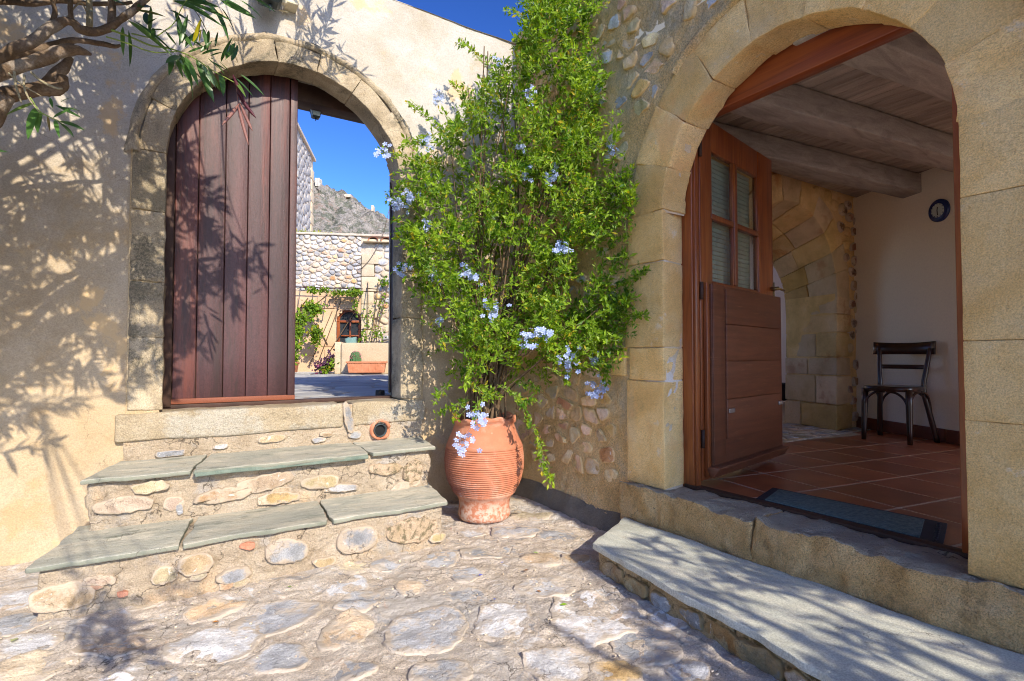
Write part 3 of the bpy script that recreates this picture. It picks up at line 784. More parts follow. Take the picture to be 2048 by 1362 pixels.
V, F = boxg(pc + [0, .022, -.006], (.088, .008, .088), r=.004); mk('bore_shade_plate', V, F, m_black, pipe)  # black plate stands in for the shade inside the pipe

# gate frame and leaves
for x0, x1 in ((-.045, .009), (1.605, 1.66)):
    V, F = box2((x0, 4.445, .885), (x1, 4.503, 3.3)); V = V + fbm3(V, 5, 2, 3) * .002; mk('gate_post', V, F, m_darkwood, cw)
V, F = box2((-.05, 4.46, .868), (1.66, 4.56, .898), res=.2); mk('wooden_threshold', V, F, m_darkwood, cw)
V, F = box2((-.1, 4.575, 3.30), (1.72, 4.70, 3.46), res=.3, r=.006); mk('lintel', V, F, m_darkwood, cw)
V, F = box2((-.1, 4.71, 3.34), (1.72, 4.84, 3.50), res=.3, r=.006); mk('lintel', V, F, m_darkwood, cw)
gate = empty('gate_leaf', (.01, 4.5, .9)); gate.parent = cw; gate.location = np.array([.01, 4.5, .9]) - WORLD_LOC[cw.name]
edges = [.012, .155, .325, .475, .625, .765, .822]
for k in range(6):
    P, F = box2((edges[k] + .0022, 4.472 + (k == 5) * -.012, .935), (edges[k + 1] - .0022, 4.505, 3.42), r=.004, res=.3)
    mk('plank', P, F, m_gatewood, gate)
V, F = box2((-.04, 4.5052, .90), (.82, 4.53, 3.41)); mk('backing_board', V, F, m_darkwood, gate)
V, F = box2((.008, 4.462, .90), (.822, 4.489, .938), r=.005); mk('bottom_rail', V, F, m_rail, gate)
gate2 = empty('gate_leaf', (1.64, 4.56, .9)); gate2.parent = cw; gate2.location = np.array([1.64, 4.56, .9]) - WORLD_LOC[cw.name]
ax = np.array([.318, .948, 0])
for k in range(5):
    c = np.array([1.632, 4.56, 2.1]) + ax * (.075 + .152 * k)
    V, F = boxg(c, (.148, .034, 2.36), ax=ax, ay=(-ax[1], ax[0], 0)); mk('plank', V, F, m_gatewood, gate2)
V, F = tube([(1.6, 4.53, .92), (1.6, 4.53, 2.75)], .006, 6); mk('drop_bolt', V, F, m_steel, gate2)
V, F = stone_geo(blob((1.585, 4.72), .03, .05, .3, 4), (0, 0, .87), (1, 0, 0), (0, 1, 0), (0, 0, 1), h=.06, s=3); mk('door_stop', V, F, m_black, label='black door stop wedge behind the open gate leaf', cat='door stop')

# wall lantern, floodlight and lantern under the lintel
def lantern(c, s, label, grp=None):
    t = empty('lantern', c, label, 'lantern', grp); c = np.array(c)
    def fr(z, r): return [(c[0] + r * a, c[1] + r * b, c[2] + z) for a, b in ((-1, -1), (1, -1), (1, 1), (-1, 1))]
    def frustum(levels):
        V = []; [V.extend(fr(z * s, r * s)) for z, r in levels]
        F = [(0, 3, 2, 1)]
        n = len(levels)
        for i in range(n - 1):
            for k in range(4): F.append((i * 4 + k, i * 4 + (k + 1) % 4, i * 4 + 4 + (k + 1) % 4, i * 4 + 4 + k))
        F.append(tuple(n * 4 - 4 + k for k in range(4))); return V, F
    V, F = frustum([(.0, .05), (.02, .075), (.035, .075)]); mk('base_tray', V, F, m_iron, t, smooth=False)
    V, F = lathe([(0, .004 * s), (-.006 * s, .016 * s), (-.02 * s, .018 * s), (-.03 * s, .006 * s), (-.045 * s, .010 * s), (-.055 * s, .001)], c, 12); mk('finial', V, F, m_iron, t)
    V, F = frustum([(.036, .066), (.22, .10)]); mk('glass', V, F, m_blue, t, smooth=False)
    for a, b in ((-1, -1), (1, -1), (1, 1), (-1, 1)):
        V, F = tube([(c[0] + a * .068 * s, c[1] + b * .068 * s, c[2] + .03 * s), (c[0] + a * .103 * s, c[1] + b * .103 * s, c[2] + .225 * s)], .006 * s, 6); mk('corner_bar', V, F, m_iron, t)
    V, F = frustum([(.222, .12), (.24, .12), (.31, .04), (.33, .02)]); mk('cap', V, F, m_iron, t, smooth=False)
    return t
t = lantern((.555, 4.06, 3.70), .95, 'dark green lantern on a bracket high on the plaster above the gate arch')
V, F = tube([(.555, 4.06, 4.0), (.555, 4.06, 4.08), (.555, 4.14, 4.12), (.555, 4.25, 4.05)], .012, 8); mk('bracket', V, F, m_iron, t)
fl = empty('floodlight', (.72, 4.2, 3.82), 'small cream sensor lamp beside the lantern above the gate arch', 'lamp')
V, F = box2((.67, 4.13, 3.80), (.76, 4.25, 3.92), r=.012); mk('housing', V, F, m_cream, fl)
V, F = lathe([(0, .001), (.004, .02), (.02, .024), (.035, .02)], (.66, 4.15, 3.785), 14); mk('sensor', V, F, m_cream, fl)
V, F = tube([(.60, 4.2, 3.80), (.64, 4.22, 3.775), (.70, 4.22, 3.78)], .006, 6); mk('cable', V, F, m_cream, fl)
lantern((1.02, 4.76, 3.262), .42, 'tiny dark lantern hanging under the wooden lintel of the gate')

# ================================================================== STEPS
st = empty('stone_steps', (.5, 3.7, 0), 'two masonry steps topped with green slate slabs below the gate', 'steps')
def quad_slab(parent, name, corners, z0, z1, mat, s, amp=.008, res=.05, r=.008, nres=12, wob=.012, **kw):
    """slab over a 4-corner footprint a,b,c,d"""
    a, b, c, d = [np.array(q, float) for q in corners]
    Lx = (np.linalg.norm(b - a) + np.linalg.norm(c - d)) / 2; Ly = (np.linalg.norm(d - a) + np.linalg.norm(c - b)) / 2
    P, F = rbox((Lx, Ly, z1 - z0), res, r)
    u = P[:, 0] / Lx + .5; v = P[:, 1] / Ly + .5
    Q = (a * ((1 - u) * (1 - v))[:, None] + b * (u * (1 - v))[:, None] + c * (u * v)[:, None] + d * ((1 - u) * v)[:, None])
    Q = np.c_[Q, P[:, 2] + (z0 + z1) / 2]
    e = np.clip(1 - np.minimum(np.minimum(u, 1 - u) * Lx, np.minimum(v, 1 - v) * Ly) / .05, 0, 1)
    q2 = Q * [1, 1, .3]
    Q[:, 0] += fbm(q2, nres * .6, 4, s) * wob * e; Q[:, 1] += fbm(q2, nres * .6, 4, s + 4) * wob * e
    Q[:, 2] += fbm(Q, 4, 3, s + 8) * amp * .5
    Q += fbm3(Q, 18, 3, s + 2) * amp * .35
    return mk(name, Q, F, mat, parent, **kw)
# bodies
def body(parent, corners, z0, z1, s, amp=.030, mat=m_step, name='masonry', res=.015):
    a, b, c, d = [np.array(q, float) for q in corners]
    Lx = np.linalg.norm(b - a); Ly = np.linalg.norm(d - a)
    P, F = rbox((Lx, Ly, z1 - z0), res, .02)
    u = P[:, 0] / Lx + .5; v = P[:, 1] / Ly + .5
    Q = (a * ((1 - u) * (1 - v))[:, None] + b * (u * (1 - v))[:, None] + c * (u * v)[:, None] + d * ((1 - u) * v)[:, None])
    Q = np.c_[Q, P[:, 2] + (z0 + z1) / 2]
    k = np.clip((z1 - Q[:, 2]) / .03, 0.2, 1)[:, None]
    Q += (fbm3(Q * [1, 1, 1.8], 5, 4, s) * amp + fbm3(Q, 22, 3, s + 5) * amp * .4) * k
    return mk(name, Q, F, mat, parent)
body(st, ((-.50, 3.285), (1.535, 3.285), (1.64, 4.3), (-.38, 4.3)), -.12, .257, 61)
body(st, ((-.37, 3.745), (1.63, 3.745), (1.72, 4.3), (-.28, 4.3)), .20, .546, 62)
for cs in (((-.535, 3.255), (.045, 3.25), (.14, 3.80), (-.415, 3.90)), ((.065, 3.25), (.795, 3.255), (.84, 3.80), (.155, 3.80)), ((.812, 3.255), (1.56, 3.25), (1.67, 3.86), (.855, 3.80))):
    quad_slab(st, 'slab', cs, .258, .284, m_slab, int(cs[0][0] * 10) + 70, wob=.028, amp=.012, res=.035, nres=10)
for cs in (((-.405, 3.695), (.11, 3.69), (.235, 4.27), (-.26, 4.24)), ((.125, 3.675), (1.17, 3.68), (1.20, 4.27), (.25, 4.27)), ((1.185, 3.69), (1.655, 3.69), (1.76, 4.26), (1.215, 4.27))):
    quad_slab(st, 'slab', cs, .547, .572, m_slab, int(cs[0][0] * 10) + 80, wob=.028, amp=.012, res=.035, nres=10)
quad_slab(st, 'green_slab_edge', ((.13, 3.668), (1.16, 3.672), (1.16, 3.70), (.13, 3.70)), .535, .560, m_slabedge, 90, r=.006)
def face_stone(parent, px, py, hw, hh, yv, m, s, h=.007, name='face_stone', rough=.36, sq=.8, K=34):
    c = onY(px, py, yv); e = onY(px + hw, py, yv); f = onY(px, py + hh, yv)
    out = blob((c[0], c[2]), abs(e[0] - c[0]), abs(f[2] - c[2]), random.uniform(-.12, .12), s, K=K, rough=rough, sq=sq)
    P, F = stone_geo(out, (0, yv, 0), (1, 0, 0), (0, 0, 1), (0, -1, 0), h=h, sink=.03, amp=.012, ns=13, s=s)
    mk(name, P, F, m, parent)
for i, a in enumerate(((575, 1105, 46, 26, fS['grey']), (715, 1080, 42, 28, fS['grey']), (495, 1093, 18, 8, m_brick), (125, 1195, 70, 28, fS['tan']), (245, 1188, 12, 6, m_brick),
                       (390, 1130, 38, 22, fS['tan']), (330, 1150, 30, 18, fS['tan']), (650, 1125, 26, 12, fS['tan']), (875, 1075, 16, 10, fS['tan']), (470, 1150, 40, 14, fS['grey']), (200, 1160, 40, 12, fS['tan']))):
    face_stone(st, a[0], a[1], a[2], a[3], 3.272, a[4], 100 + i)
face_stone(st, 825, 1062, 52, 26, 3.272, m_moss, 121, name='mossy_stone', rough=.3)
for i, a in enumerate(((530, 965, 60, 16, fS['tan']), (450, 990, 60, 14, fS['rust']), (640, 965, 40, 14, fS['tan']), (685, 975, 32, 9, fS['pale']), (360, 1018, 8, 14, fS['grey']),
                       (250, 1010, 60, 18, fS['tan']), (300, 975, 40, 12, fS['tan']), (560, 995, 46, 12, fS['rust']), (800, 975, 20, 12, fS['tan']))):
    face_stone(st, a[0], a[1], a[2], a[3], 3.732, a[4], 130 + i, h=.010)
for k in range(8):
    lowr = k % 2
    if lowr: px = random.uniform(90, 870); py = np.interp(px, [60, 890], [1150, 1035]) + random.uniform(14, 82); yv = 3.275
    else: px = random.uniform(190, 840); py = np.interp(px, [165, 860], [985, 915]) + random.uniform(8, 60); yv = 3.735
    w = random.uniform(8, 26)
    face_stone(st, px, py, w, w * random.uniform(.4, .7), yv, fS[random.choice(['tan', 'tan', 'tan', 'rust', 'grey'])], 800 + k, h=random.uniform(.0, .008))
face_stone(st, 770, 938, 36, 13, 3.730, m_moss, 151, name='mossy_stone', rough=.3)
face_stone(st, 825, 945, 20, 26, 3.730, m_moss, 152, name='mossy_stone', rough=.3)

# ================================================================== STONE BUILDING (plane X = 2.72)
WX = 2.72
DC, DZ, DR = 1.668, 2.20, .785
bl = empty('stone_building', (4.7, 1.5, 0), 'golden stone house wall with a big arched doorway and open glazed door', 'building')
def bwall_x(y, z):
    q = np.c_[np.zeros(len(y)), y, z]
    rub = sstep(2.7, 2.95, y) + sstep(2.95, 3.3, z)
    return WX - (fbm(q, 1.1, 3, 51) * .03 + fbm(q, 6, 4, 53) * .014 + fbm(q, 26, 4, 55) * .010) * np.clip(rub, .25, 1) - .10 * sstep(.30, .02, z) * sstep(2.7, 3.0, y) * .35
def bw_mask(y, z):
    r = np.hypot(y - 1.668, z - DZ)
    hole = ((z > DZ) & (r < .97)) | ((z <= DZ) & (np.abs(y - 1.668) < .97) & (z > .12))
    top = (y > 3.42) & (z > 4.25)
    return ~hole & ~top
V, F = ngrid(lambda u, v: np.c_[bwall_x(u, v), u, v], np.concatenate([np.linspace(-8, -.9, 8), np.linspace(-.8, 4.32, 330)]), np.linspace(-.15, 5.2, 340), bw_mask)
mk('rubble_face', V, F, m_rubblemortar, bl)
# masonry behind the face
for lo, hi in (((2.97, 2.56, -.1), (3.15, 4.24, 4.22)), ((2.97, -8, -.1), (3.15, .88, 5.2)), ((2.97, .88, 3.08), (3.15, 2.56, 5.2)), ((2.97, 2.56, 4.22), (3.15, 3.42, 5.2)), ((2.97, .88, -.1), (3.15, 2.56, .33)),
               ((2.75, 3.40, 4.2), (3.6, 3.44, 5.2))):
    V, F = box2(lo, hi); mk('masonry_core', V, F, m_inplaster, bl, smooth=False)
# voussoirs of the big arch
vj = [-.0, .34, .70, 1.05, 1.40, 1.78, 2.15, 2.50, 2.82, math.pi]
for k in range(9):
    voussoir(bl, 'voussoir', (DC, DZ), 'X', DR, DR + .30 + random.uniform(-.012, .02), vj[k] + .0004, vj[k + 1] - .0004, WX - .012, WX + .215, m_ashlar, 200 + k, amp=.016, res=.035, jamb_shift=.005, rb=.005)
th = np.linspace(.9, math.pi + .05, 110); V = []
for rr, dd in ((DR + .285, WX - .010), (DR + .300, WX - .040), (DR + .322, WX - .044), (DR + .345, WX + .012)):
    q = np.c_[np.full(110, dd), DC + rr * np.cos(th), DZ + rr * np.sin(th)]
    V.append(q + fbm3(q, 5, 3, 15) * .022)
V = np.concatenate(V); F = [(i * 110 + j, (i + 1) * 110 + j, (i + 1) * 110 + j + 1, i * 110 + j + 1) for i in range(3) for j in range(109)]
mk('arch_lip', V, F, m_rubblemortar, bl)
V, F = ngrid(lambda t, d: np.c_[d, DC + (DR + .012) * np.cos(t), DZ + (DR + .012) * np.sin(t)], np.linspace(-.02, math.pi + .02, 60), np.linspace(WX + .01, WX + .21, 5))
mk('arch_joint_mortar', V, F, m_reveal, bl)
def jblock(y0, y1, z0, z1, s, mat=m_ashlar, x0=WX - .014, x1=WX + .235, splay=0, amp=.007, name='jamb_stone', res=.035):
    P, F = box2((x0, y0, z0), (x1, y1, z1), res=res, r=.005)
    k = np.clip((P[:, 0] - x0) / (x1 - x0), 0, 1)
    if splay: P[:, 1] += splay * k * np.clip(1 - (P[:, 1] - y0) / .1, 0, 1)
    P = P + fbm3(P, 5, 3, s) * amp + fbm3(P, 28, 2, s + 9) * amp * .3
    return mk(name, P, F, mat, bl)
yl = DC + DR
for (y1, z0, z1) in ((2.79, .375, 1.07), (2.76, 1.078, 1.29), (2.80, 1.298, 1.86), (2.775, 1.868, 2.198)):
    jblock(yl, y1, z0, z1, int(z0 * 90), splay=.055)
jblock(2.80, 2.95, 1.10, 1.30, 77, m_ashlar, x0=WX - .02)
V, F = box2((WX + .006, yl + .006, .3), (WX + .225, 2.77, 2.25), res=.1); V[:, 1] += .05 * np.clip((V[:, 0] - WX) / .23, 0, 1) * (V[:, 1] < 2.6); mk('joint_mortar', V, F, m_reveal, bl)
V, F = box2((WX + .004, -.9, .05), (WX + .2, DC - DR - .01, 3.3), res=.1); mk('joint_mortar', V, F, m_archmortar, bl)
zs = [.365, .98, 1.30, 1.88, 2.22]
for k in range(4): 
    jblock(.38 if k % 2 else .30, DC - DR, zs[k] + .0015, zs[k + 1] - .0015, 300 + k, splay=0)
    jblock(-.5, .374 if k % 2 else .294, zs[k] + .0015, zs[k + 1] - .0015, 320 + k)
for k, (y0, y1, z0, z1) in enumerate(((-.5, .66, 2.224, 2.60), (-.5, .50, 2.606, 2.99), (-.5, .78, 2.996, 3.4))):
    jblock(y0, y1, z0, z1, 340 + k, x0=WX - .006)
# doorway sill of big rough stones
for k, (y0, y1) in enumerate(((1.80, 2.80), (.50, 1.795), (-.6, .495))):
    P, F = box2((WX - .085 + (k == 2) * .04, y0, .06), (WX + .24, y1, .362), res=.018, r=.018)
    f = (P[:, 0] < WX + .02)
    P = P + fbm3(P, 5, 4, 400 + k) * (.014 + .026 * f[:, None]) + fbm3(P, 20, 3, 410) * .012
    mk('sill_stone', P, F, m_doorsill, bl)
# embedded fieldstones: rubble left of the doorway and above the arch
def rub_ok(y, z):
    if y > 3.35 and z > 4.1: return False
    if z < .28: return False
    r = math.hypot(y - DC, z - DZ)
    if z > DZ: return r > DR + .37
    return y > 2.86
rp = scatter2((1.2, .25), (4.15, 4.6), .165, 7000, None, var=.35, sy=1.35)
nstone = 0
for cell in voronoi(rp, ((1.0, .2), (4.3, .2), (4.3, 4.8), (1.0, 4.8)), sy=1.35, gap=.022):
    cc_ = cell.mean(0); y, z = cc_
    if not rub_ok(y, z) or random.random() < .16: continue
    cell = cc_ + (cell - cc_) * random.uniform(.68, .96)
    if any(not rub_ok(*q) for q in cell) and random.random() < .5: continue
    if np.ptp(cell[:, 0]) > .42 or np.ptp(cell[:, 1]) > .42: continue
    nstone += 1; lowz = z < 1.6
    m = fW[random.choice(['rust', 'tan', 'tan', 'rust', 'tan', 'olive'] if lowz else ['olive', 'tan', 'olive', 'rust', 'tan', 'grey', 'rust'])]
    out = smooth_outline(cell, 28, .13, nstone)
    x0 = float(bwall_x(np.array([y]), np.array([z]))[0])
    P, F = stone_geo(out, (x0 + .004, 0, 0), (0, 1, 0), (0, 0, 1), (-1, 0, 0), h=random.uniform(.006, .020), sink=.05, amp=.022, ns=10, s=nstone)
    mk('rubble_stone', P, F, m, bl)
for i, (px, py, hw, hh, m) in enumerate(((1205, 867, 34, 22, m_tan), (1190, 913, 36, 20, m_rust), (1165, 965, 24, 18, m_rust), (1215, 970, 22, 14, m_rust), (1130, 860, 24, 20, m_tan), (1110, 815, 20, 28, m_tan), (1225, 800, 18, 22, m_rust))):
    pass
# ---- interior shell
ZF, ZC = .36, 3.19
inf = mk('interior_floor', *box2((2.96, -2.2, .25), (7.6, 3.2, .3590)), m_grout, smooth=False, kind='structure', label='diagonal terracotta tile floor inside the doorway')
ta, tb, to = np.array([.43, -.062]), np.array([-.095, -.485]), np.array([4.197, 2.39])
for i in range(-4, 9):
    for j in range(-3, 7):
        c = to + ta * (i + .5) + tb * (j + .5)
        if not (2.9 < c[0] < 7.2 and -.6 < c[1] < 3.3): continue
        cs = [to + ta * (i + a) + tb * (j + b) for a, b in ((.022, .978), (.978, .978), (.978, .022), (.022, .022))]
        cs = [np.array([max(q[0], 2.965), min(q[1], 3.19)]) for q in cs]
        if np.ptp([q[0] for q in cs]) < .05 or np.ptp([q[1] for q in cs]) < .05: continue
        V = [(*q, .3605) for q in cs] + [(*q, .34) for q in cs]
        F = [(0, 1, 2, 3), (0, 4, 5, 1), (1, 5, 6, 2), (2, 6, 7, 3), (3, 7, 4, 0)]
        mk('tile', V, F, m_tile, inf, smooth=False)
ps = mk('passage_floor', *box2((4.4, 3.2, .25), (10.2, 9.1, .354)), m_grout, smooth=False, kind='structure', label='crazy stone floor of the passage beyond the inner arch')
pp = scatter2((4.6, 3.22), (7.3, 4.3), .13, 1500)
for k, cell in enumerate(voronoi(pp, ((4.5, 3.21), (7.3, 3.21), (7.3, 4.3), (4.5, 4.3)), gap=.012)):
    o = smooth_outline(cell, 10); P, F = stone_geo(o, (0, 0, .352), (1, 0, 0), (0, 1, 0), (0, 0, 1), h=.012, sink=.02, amp=.002, rings=3, s=k)
    mk('floor_stone', P, F, random.choice([m_tan, m_grey, m_olive]), ps)
# chair wall (cream), inner stone arch wall
wa, wb = np.array([7.16, 3.42]), np.array([6.60, 2.22]); wd = (wb - wa) / np.linalg.norm(wb - wa); wnn = np.array([wd[1], -wd[0]])
if wnn[0] > 0: wnn = -wnn
iw = empty('interior_wall', (*((wa + wb) / 2), ZF), kind='structure', label='plain cream plaster wall behind the dark chair')
end = wa + wd * 1.62
mid = (wa + end) / 2
V, F = boxg((*(mid - wnn * .1), 1.75), (1.62, .2, 2.9), ax=(*wd, 0), ay=(*-wnn, 0)); mk('plaster', V, F, m_inplaster, iw, smooth=False)
for k in range(4):
    c = wa + wd * (.2 + .405 * k); V, F = boxg((*(c + wnn * .008), .43), (.40, .016, .135), ax=(*wd, 0), ay=(*-wnn, 0)); mk('skirting_tile', V, F, m_skirt, iw)
for lo, hi in (((2.9, -2.3, .2), (3.7, -2.1, 3.3)), ((5.1, -2.3, .2), (5.3, -2.1, 3.3)), ((3.7, -2.3, .2), (5.1, -2.1, .9)), ((3.7, -2.3, 2.2), (5.1, -2.1, 3.3)), ((7.1, -2.3, .2), (7.8, -2.1, 3.3)), ((5.3, -2.3, .2), (7.1, -2.1, .9)), ((5.3, -2.3, 2.9), (7.1, -2.1, 3.3)), ((7.6, -2.1, .2), (7.8, 3.4, 3.3))):  # gaps are unseen windows, added so sun bounces into the room
    V, F = box2(lo, hi); mk('south_wall', V, F, m_inplaster, iw, smooth=False)
V, F = box2((3.0, 3.405, 3.30), (10.2, 4.2, 3.8)); mk('roof_slab', V, F, m_white, bl, smooth=False)
V, F = box2((2.72, -2.3, 3.40), (7.8, 3.40, 3.6)); mk('roof_slab', V, F, m_inplaster, bl, smooth=False)
ceil = mk('interior_ceiling', *box2((2.9, -2.3, 3.222), (7.7, 3.5, 3.26)), m_darkwood, smooth=False, kind='structure', label='limed wooden plank ceiling on grey beams')
for k in range(33):
    x = 3.0 + k * .132
    V, F = box2((x + .003, -2.1, ZC), (x + .129, 3.36, 3.221), r=.003, res=3); mk('board', V, F, m_boards, ceil)
bd = np.array([.9936, -.113, 0])
for k, y in enumerate((2.83, 2.12, 1.34, .56, -.22, -1.0)):
    # beam nominal near edge Y at x = 4
    c0 = np.array([4.0, y + .12, 2.985 + .095]) + bd * 1.2
    P, F = rbox((4.6, .23, .20), .12, .012); P = frame_pts(P, c0, bd, (-bd[1], bd[0], 0)); P = P + fbm3(P, 3, 3, k) * .008
    mk('beam', P, F, m_ceilwood, ceil)
# inner arch wall at Y = 3.36
AY0, AY1 = 3.38, 4.16
ia = empty('inner_arch', (6.6, 3.7, ZF), 'yellow sandstone arch and pier inside the house, left of the cream wall', 'arch')
AC, AZ, ARX, ARZ = 5.80, 1.95, .90, 1.0
def arch_blk(t0, t1, d0, d1, s, r1=.30):
    rm = .95
    P, F = rbox(((t1 - t0) * rm, r1, d1 - d0), .07, .012)
    th = (t0 + t1) / 2 + P[:, 0] / rm; off = P[:, 1] + r1 / 2; d = (d0 + d1) / 2 + P[:, 2]
    k = (d - AY0) / (AY1 - AY0)
    cx = AC + .10 * k; cz = AZ - .12 * k
    rx = ARX + .13 * k - .0; rz = ARZ - .14 * k
    Q = np.c_[cx + (rx + off) * np.cos(th), d, cz + (rz + off) * np.sin(th)]
    Q = Q + fbm3(Q, 5, 3, s) * .014
    mk('voussoir', Q, F, m_inarch, ia)
ts = [-.05, .27, .52, .80, 1.10, 1.42, 1.75, 2.1, 2.5]
for k in range(8):
    ms = AY0 + random.uniform(.28, .5)
    arch_blk(ts[k] + .002, ts[k + 1] - .002, AY0, ms - .002, 500 + k); arch_blk(ts[k] + .002, ts[k + 1] - .002, ms + .002, AY1, 520 + k)
V, F = ngrid(lambda t, d: np.c_[AC + .10 * (d - AY0) / .78 + (ARX + .13 * (d - AY0) / .78 + .03) * np.cos(t), d, AZ - .12 * (d - AY0) / .78 + (ARZ - .14 * (d - AY0) / .78 + .03) * np.sin(t)], np.linspace(-.1, 2.6, 40), np.linspace(AY0 + .01, AY1 - .01, 6))
mk('arch_mortar', V, F, m_inarch, ia)
zz = [ZF, .66, 1.0, 1.22, 1.52, 1.74, 1.95]
for k in range(6):
    ms = AY0 + random.uniform(.25, .55)
    for (a, b) in ((AY0, ms - .005), (ms + .005, AY1)):
        P, F = box2((6.63, a, zz[k] + .005), (6.63 + random.uniform(.27, .40), b, zz[k + 1] - .005), res=.07, r=.014)
        P[:, 0] += .24 * np.clip((P[:, 1] - AY0) / (AY1 - AY0), 0, 1) + .06 * np.clip((P[:, 2] - ZF) / 1.6, 0, 1)
        P = P + fbm3(P, 5, 3, 540 + k) * .014; mk('pier_stone', P, F, m_inarch, ia)
V, F = box2((6.70, AY0 + .03, ZF), (7.5, AY1 - .02, 1.98)); V[:, 0] += .2 * (V[:, 1] > 3.8) * (V[:, 0] < 7); mk('mortar_core', V, F, m_inarch, ia)
def arch_mask(x, z): return ~(((z > AZ) & (((x - AC) / (ARX + .02)) ** 2 + ((z - AZ) / (ARZ + .02)) ** 2 < 1.0)) | ((z <= AZ) & (np.abs(x - AC) < ARX + .05)))
V, F = ngrid(lambda u, v: np.c_[u, AY0 + .02 + fbm(np.c_[u, u * 0, v], 6, 3, 5) * .02, v], np.linspace(3.1, 7.5, 90), np.linspace(.3, 3.3, 70), arch_mask)
mk('rubble_mortar', V, F[:, ::-1], m_inarch, ia)
V, F = ngrid(lambda u, v: np.c_[u, AY1 - .02 + 0 * u, v], np.linspace(3.1, 10, 90), np.linspace(.3, 3.8, 70), lambda x, z: ~(((z > 1.8) & (((x - 5.9) / 1.05) ** 2 + ((z - 1.8) / .9) ** 2 < 1.0)) | ((z <= 1.8) & (np.abs(x - 5.9) < 1.05))))
mk('rear_face', V, F, m_white, ia)
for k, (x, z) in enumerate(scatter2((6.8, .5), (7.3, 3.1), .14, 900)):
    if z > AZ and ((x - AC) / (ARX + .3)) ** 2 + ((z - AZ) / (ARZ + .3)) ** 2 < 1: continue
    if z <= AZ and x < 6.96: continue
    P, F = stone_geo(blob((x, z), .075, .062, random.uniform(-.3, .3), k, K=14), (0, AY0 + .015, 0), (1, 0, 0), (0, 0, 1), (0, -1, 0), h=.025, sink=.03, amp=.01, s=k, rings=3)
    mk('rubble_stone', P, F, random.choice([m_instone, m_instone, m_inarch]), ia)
for k, (x, z) in enumerate(scatter2((5.0, 2.9), (6.9, 3.14), .16, 300)):
    if ((x - AC) / (ARX + .3)) ** 2 + ((z - AZ) / (ARZ + .3)) ** 2 < 1: continue
    P, F = stone_geo(blob((x, z), .07, .07, 0, k, K=14), (0, AY0 + .015, 0), (1, 0, 0), (0, 0, 1), (0, -1, 0), h=.02, sink=.03, amp=.01, s=k, rings=3)
    mk('rubble_stone', P, F, m_inarch, ia)
# room beyond the arch, open to the day through a west window and an unseen roof light added to brighten it
rr = empty('far_room', (7.3, 6.4, ZF), kind='structure', label='white plastered room beyond the inner arch')
for nm, lo, hi in (('plaster', (10.0, 4.0, .2), (10.2, 9.2, 3.8)), ('plaster', (4.3, 9.0, .2), (10.2, 9.2, 3.8)), ('plaster', (4.3, 4.2, .2), (4.5, 5.0, 3.8)), ('plaster', (4.3, 7.4, .2), (4.5, 9.0, 3.8)),
                   ('plaster', (4.3, 5.0, .2), (4.5, 7.4, 1.3)), ('plaster', (4.3, 5.0, 2.9), (4.5, 7.4, 3.8)),
                   ('roof', (4.3, 4.0, 3.7), (6.0, 9.2, 3.8)), ('roof', (8.4, 4.0, 3.7), (10.2, 9.2, 3.8)), ('roof', (6.0, 4.0, 3.7), (8.4, 5.0, 3.8)), ('roof', (6.0, 7.6, 3.7), (8.4, 9.2, 3.8))):
    V, F = box2(lo, hi); mk(nm, V, F, m_white, rr, smooth=False)
for k in range(4):
    V, F = box2((4.5, 5.2 + .9 * k, 3.45), (10.0, 5.32 + .9 * k, 3.6)); mk('beam', V, F, m_ceilwood, rr)
am = empty('armchair', (8.4, 5.75, ZF), 'black upholstered armchair barely seen through the inner arch', 'chair')
V, F = boxg((8.30, 5.75, .95), (.16, .9, 1.1), r=.07, res=.1); mk('backrest', V, F, m_black, am)
V, F = boxg((8.7, 5.75, .62), (.8, .9, .3), r=.06, res=.1); mk('seat', V, F, m_black, am)
V, F = boxg((7.6, 5.1, .40), (.5, .4, .08), r=.03, res=.1); mk('patch', V, F, m_blue, label='pale blue cushion lying on the floor beyond the inner arch', cat='patch')  # low rounded pale blue block on the far room floor

# ---- door frame and door
df = empty('door_frame', (2.99, 1.7, ZF)); df.parent = bl; df.location = np.array([2.99, 1.7, ZF]) - WORLD_LOC[bl.name]
for (y0, y1) in ((2.425, 2.55), (.87, .985)):
    V, F = box2((2.955, y0, ZF - .02), (3.03, y1, 3.0), res=.5, r=.006); mk('post', V, F, m_varnish, df)
V, F = box2((2.965, 2.405, ZF), (3.0, 2.424, 3.0), r=.004); mk('post_bead', V, F, m_varnish, df)
V, F = box2((2.95, .985, 2.815), (3.02, 2.424, 3.1), res=.5, r=.008); mk('head', V, F, m_varnish_h, df)
V, F = box2((3.021, .985, 2.845), (3.10, 2.42, 3.1), res=.5, r=.008); mk('head_rebate', V, F, m_varnish_h, df)
V, F = box2((2.945, .90, ZF - .01), (3.01, 2.50, ZF + .018), r=.005); mk('threshold', V, F, m_darkwood, df)
dr = empty('door', (3.04, 2.43, ZF)); dr.parent = bl; dr.location = np.array([3.04, 2.43, ZF]) - WORLD_LOC[bl.name]
ld = np.array([4.333 - 3.044, 2.701 - 2.428, 0]); LW = 1.30; ld /= np.linalg.norm(ld); ln = np.array([ld[1], -ld[0], 0])   # ln faces the viewer side (-Y)
D0 = np.array([3.044, 2.428, 0])
def dbox(s0, s1, z0, z1, t0, t1, **k):
    c = D0 + ld * (s0 + s1) / 2 + ln * (t0 + t1) / 2 + np.array([0, 0, (z0 + z1) / 2])
    return boxg(c, (s1 - s0, t1 - t0, z1 - z0), ax=ld, ay=ln, **k)
